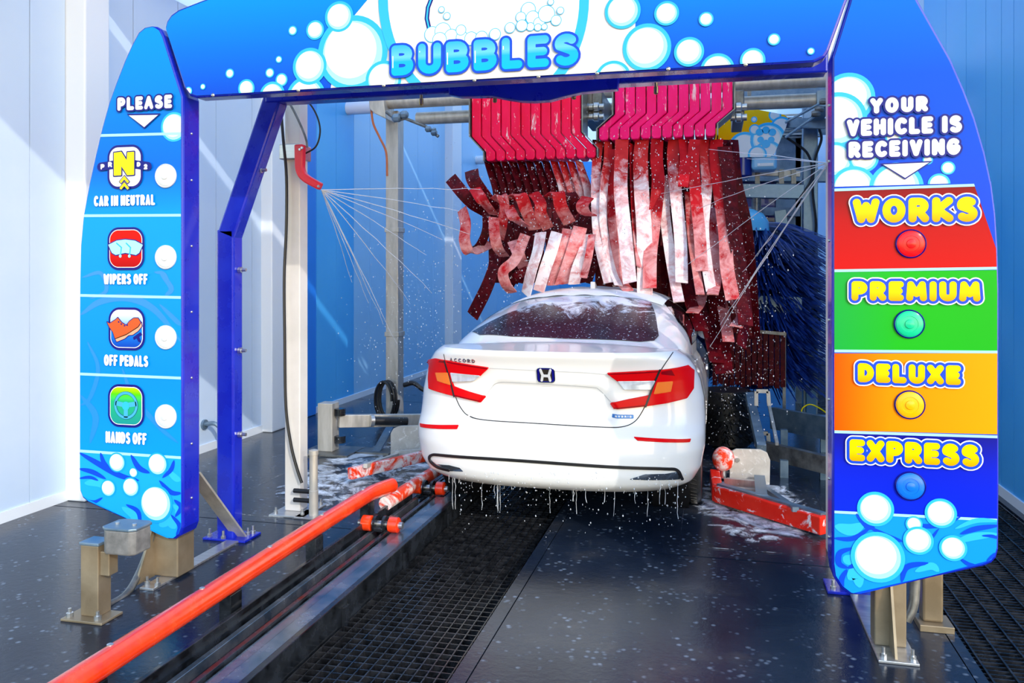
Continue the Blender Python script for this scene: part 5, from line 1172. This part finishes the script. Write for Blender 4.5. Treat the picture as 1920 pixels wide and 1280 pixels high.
p = atY(1500, 300, 10.6); MB().box(p.x-.28, p.x+.02, 10.6, 10.8, 1.5, 3.3).build('panel', M['steel_blue'], ga, bevel=.01); MB().box(p.x-.05, p.x+.05, 10.6, 10.7, 0, 3.4).build('post', M['steel_blue'], ga)
p = atY(1400, 300, 10.7); MB().box(p.x-.9, p.x+.42, 10.7, 10.9, .6, 2.9).build('panel', M['blue_dark'], ga, bevel=.01); MB().box(p.x-.3, p.x-.2, 10.6, 10.7, 0, 3.4).build('post', M['steel_blue'], ga)
for i in range(8):
    q = atY(1455, 218+i*6, 10.4); MB().box(q.x, q.x+.5, 10.4, 10.42, q.z, q.z+.02).build('slat', M['steel_dark'] if i % 2 else M['steel'], ga)
# right-hand spray nozzle post, just inside the frame
rp_ = thing('spray_post', 'cream square post with spray nozzle hidden mostly behind the price sign', 'post', (.80, 5.0, 0))
MB().box(.62, .73, 4.95, 5.06, .0, 3.3).build('post', m_cr, rp_, bevel=.006); MB().tube([atY(1580, 300, 4.98), atY(1552, 306, 4.98)], .02, 10).build('nozzle', M['steel'], rp_, True)
# ================================================================== WATER
m = M['water'] = pmat('spray water', (.92, .95, 1.0), .12, 0, 0); P(m).inputs['Transmission Weight'].default_value = .45; P(m).inputs['IOR'].default_value = 1.33
rnd = random.Random(11)
def jets(name, lab, o, ends, Yo, Ye, r):
    b = MB(); o = atY(*o, Yo)
    for e in ends:
        q = atY(*e, Ye); n = 9
        b.tube([o+(q-o)*(i/n)+Vector((0, 0, -.035*(i/n)**2))+Vector((rnd.uniform(-1, 1), 0, rnd.uniform(-1, 1)))*.0035*i/n*2 for i in range(n+1)], [r*(1-.45*i/n) for i in range(n+1)], 5)
    return tag(b.build(name, M['water'], None, True), lab, 'water', kind='stuff')
jets('water_jets', 'fan of fine water jets from the red nozzle arm', (603, 356), [(900, 347), (860, 388), (880, 430), (830, 440), (800, 470), (810, 540), (770, 560), (720, 600), (690, 560), (660, 520), (745, 640)], 4.92, 6.2, .0032)
jets('water_jets', 'fan of fine water jets from the right nozzle', (1553, 306), [(1330, 272), (1400, 288), (1240, 355), (1290, 487), (1330, 640), (1380, 560), (1350, 600), (1310, 380), (1395, 500), (1420, 470)], 4.98, 6.3, .003)
b = MB()
def drop(p, s):
    v = [p+Vector(q)*s for q in ((1, 0, 0), (-1, 0, 0), (0, 1, 0), (0, -1, 0), (0, 0, 1.6), (0, 0, -1.6))]
    b.add(v, [(0, 2, 4), (2, 1, 4), (1, 3, 4), (3, 0, 4), (2, 0, 5), (1, 2, 5), (3, 1, 5), (0, 3, 5)])
for i in range(3000):
    u = rnd.random()
    if u < .30: px, py, y = rnd.gauss(1000, 90), rnd.gauss(420, 90), rnd.uniform(5.9, 7.0)
    elif u < .55: px, py, y = rnd.gauss(1375, 45), rnd.gauss(640, 130), rnd.uniform(5.8, 7.5)
    elif u < .75: px, py, y = rnd.gauss(770, 60), rnd.gauss(610, 110), rnd.uniform(5.8, 7.4)
    elif u < .86: px, py, y = rnd.uniform(860, 1290), 885+abs(rnd.gauss(0, 45)), rnd.uniform(4.5, 5.2)
    else: px, py, y = rnd.gauss(1230, 80), rnd.gauss(330, 60), rnd.uniform(5.6, 6.6)
    if 150 < py < 1050:
        p = atY(px, py, y)
        if p.z > .01: drop(p, rnd.choice((.0018, .002, .0025, .003, .0045)))
tag(b.build('water_drops', M['water'], None), 'scattered water droplets flying around the car and the cloth strips', 'water', kind='stuff')
b = MB()
for i in range(64):
    px = rnd.uniform(830, 1285); yb = 885+(px-830)*.03; p = atY(px, yb+4, 4.95+rnd.uniform(0, .15)); l = rnd.choice((.03, .05, .08, .14, .22))
    if p.z-l < .02: continue
    n = 6; b.tube([p+Vector((rnd.uniform(-.004, .004), 0, -l*i_/n)) for i_ in range(n+1)], [.0017*rnd.uniform(.5, 1.4) for _ in range(n+1)], 5)
tag(b.build('water_drips', M['water'], None, True), 'streams of water dripping from the rear bumper', 'water', kind='stuff')
b = MB(); b.box(-3.3, -2.08, 4.85, 7.6, .002, .006); tag(b.build('floor_suds', M['suds'], None), 'soap suds spread on the wet floor left of the orange rails', 'foam', kind='stuff')
b = MB(); b.box(-.2, .7, 4.9, 6.8, .002, .006); tag(b.build('floor_suds', M['suds'], None), 'thin soap suds on the wet floor around the red guide bar', 'foam', kind='stuff')
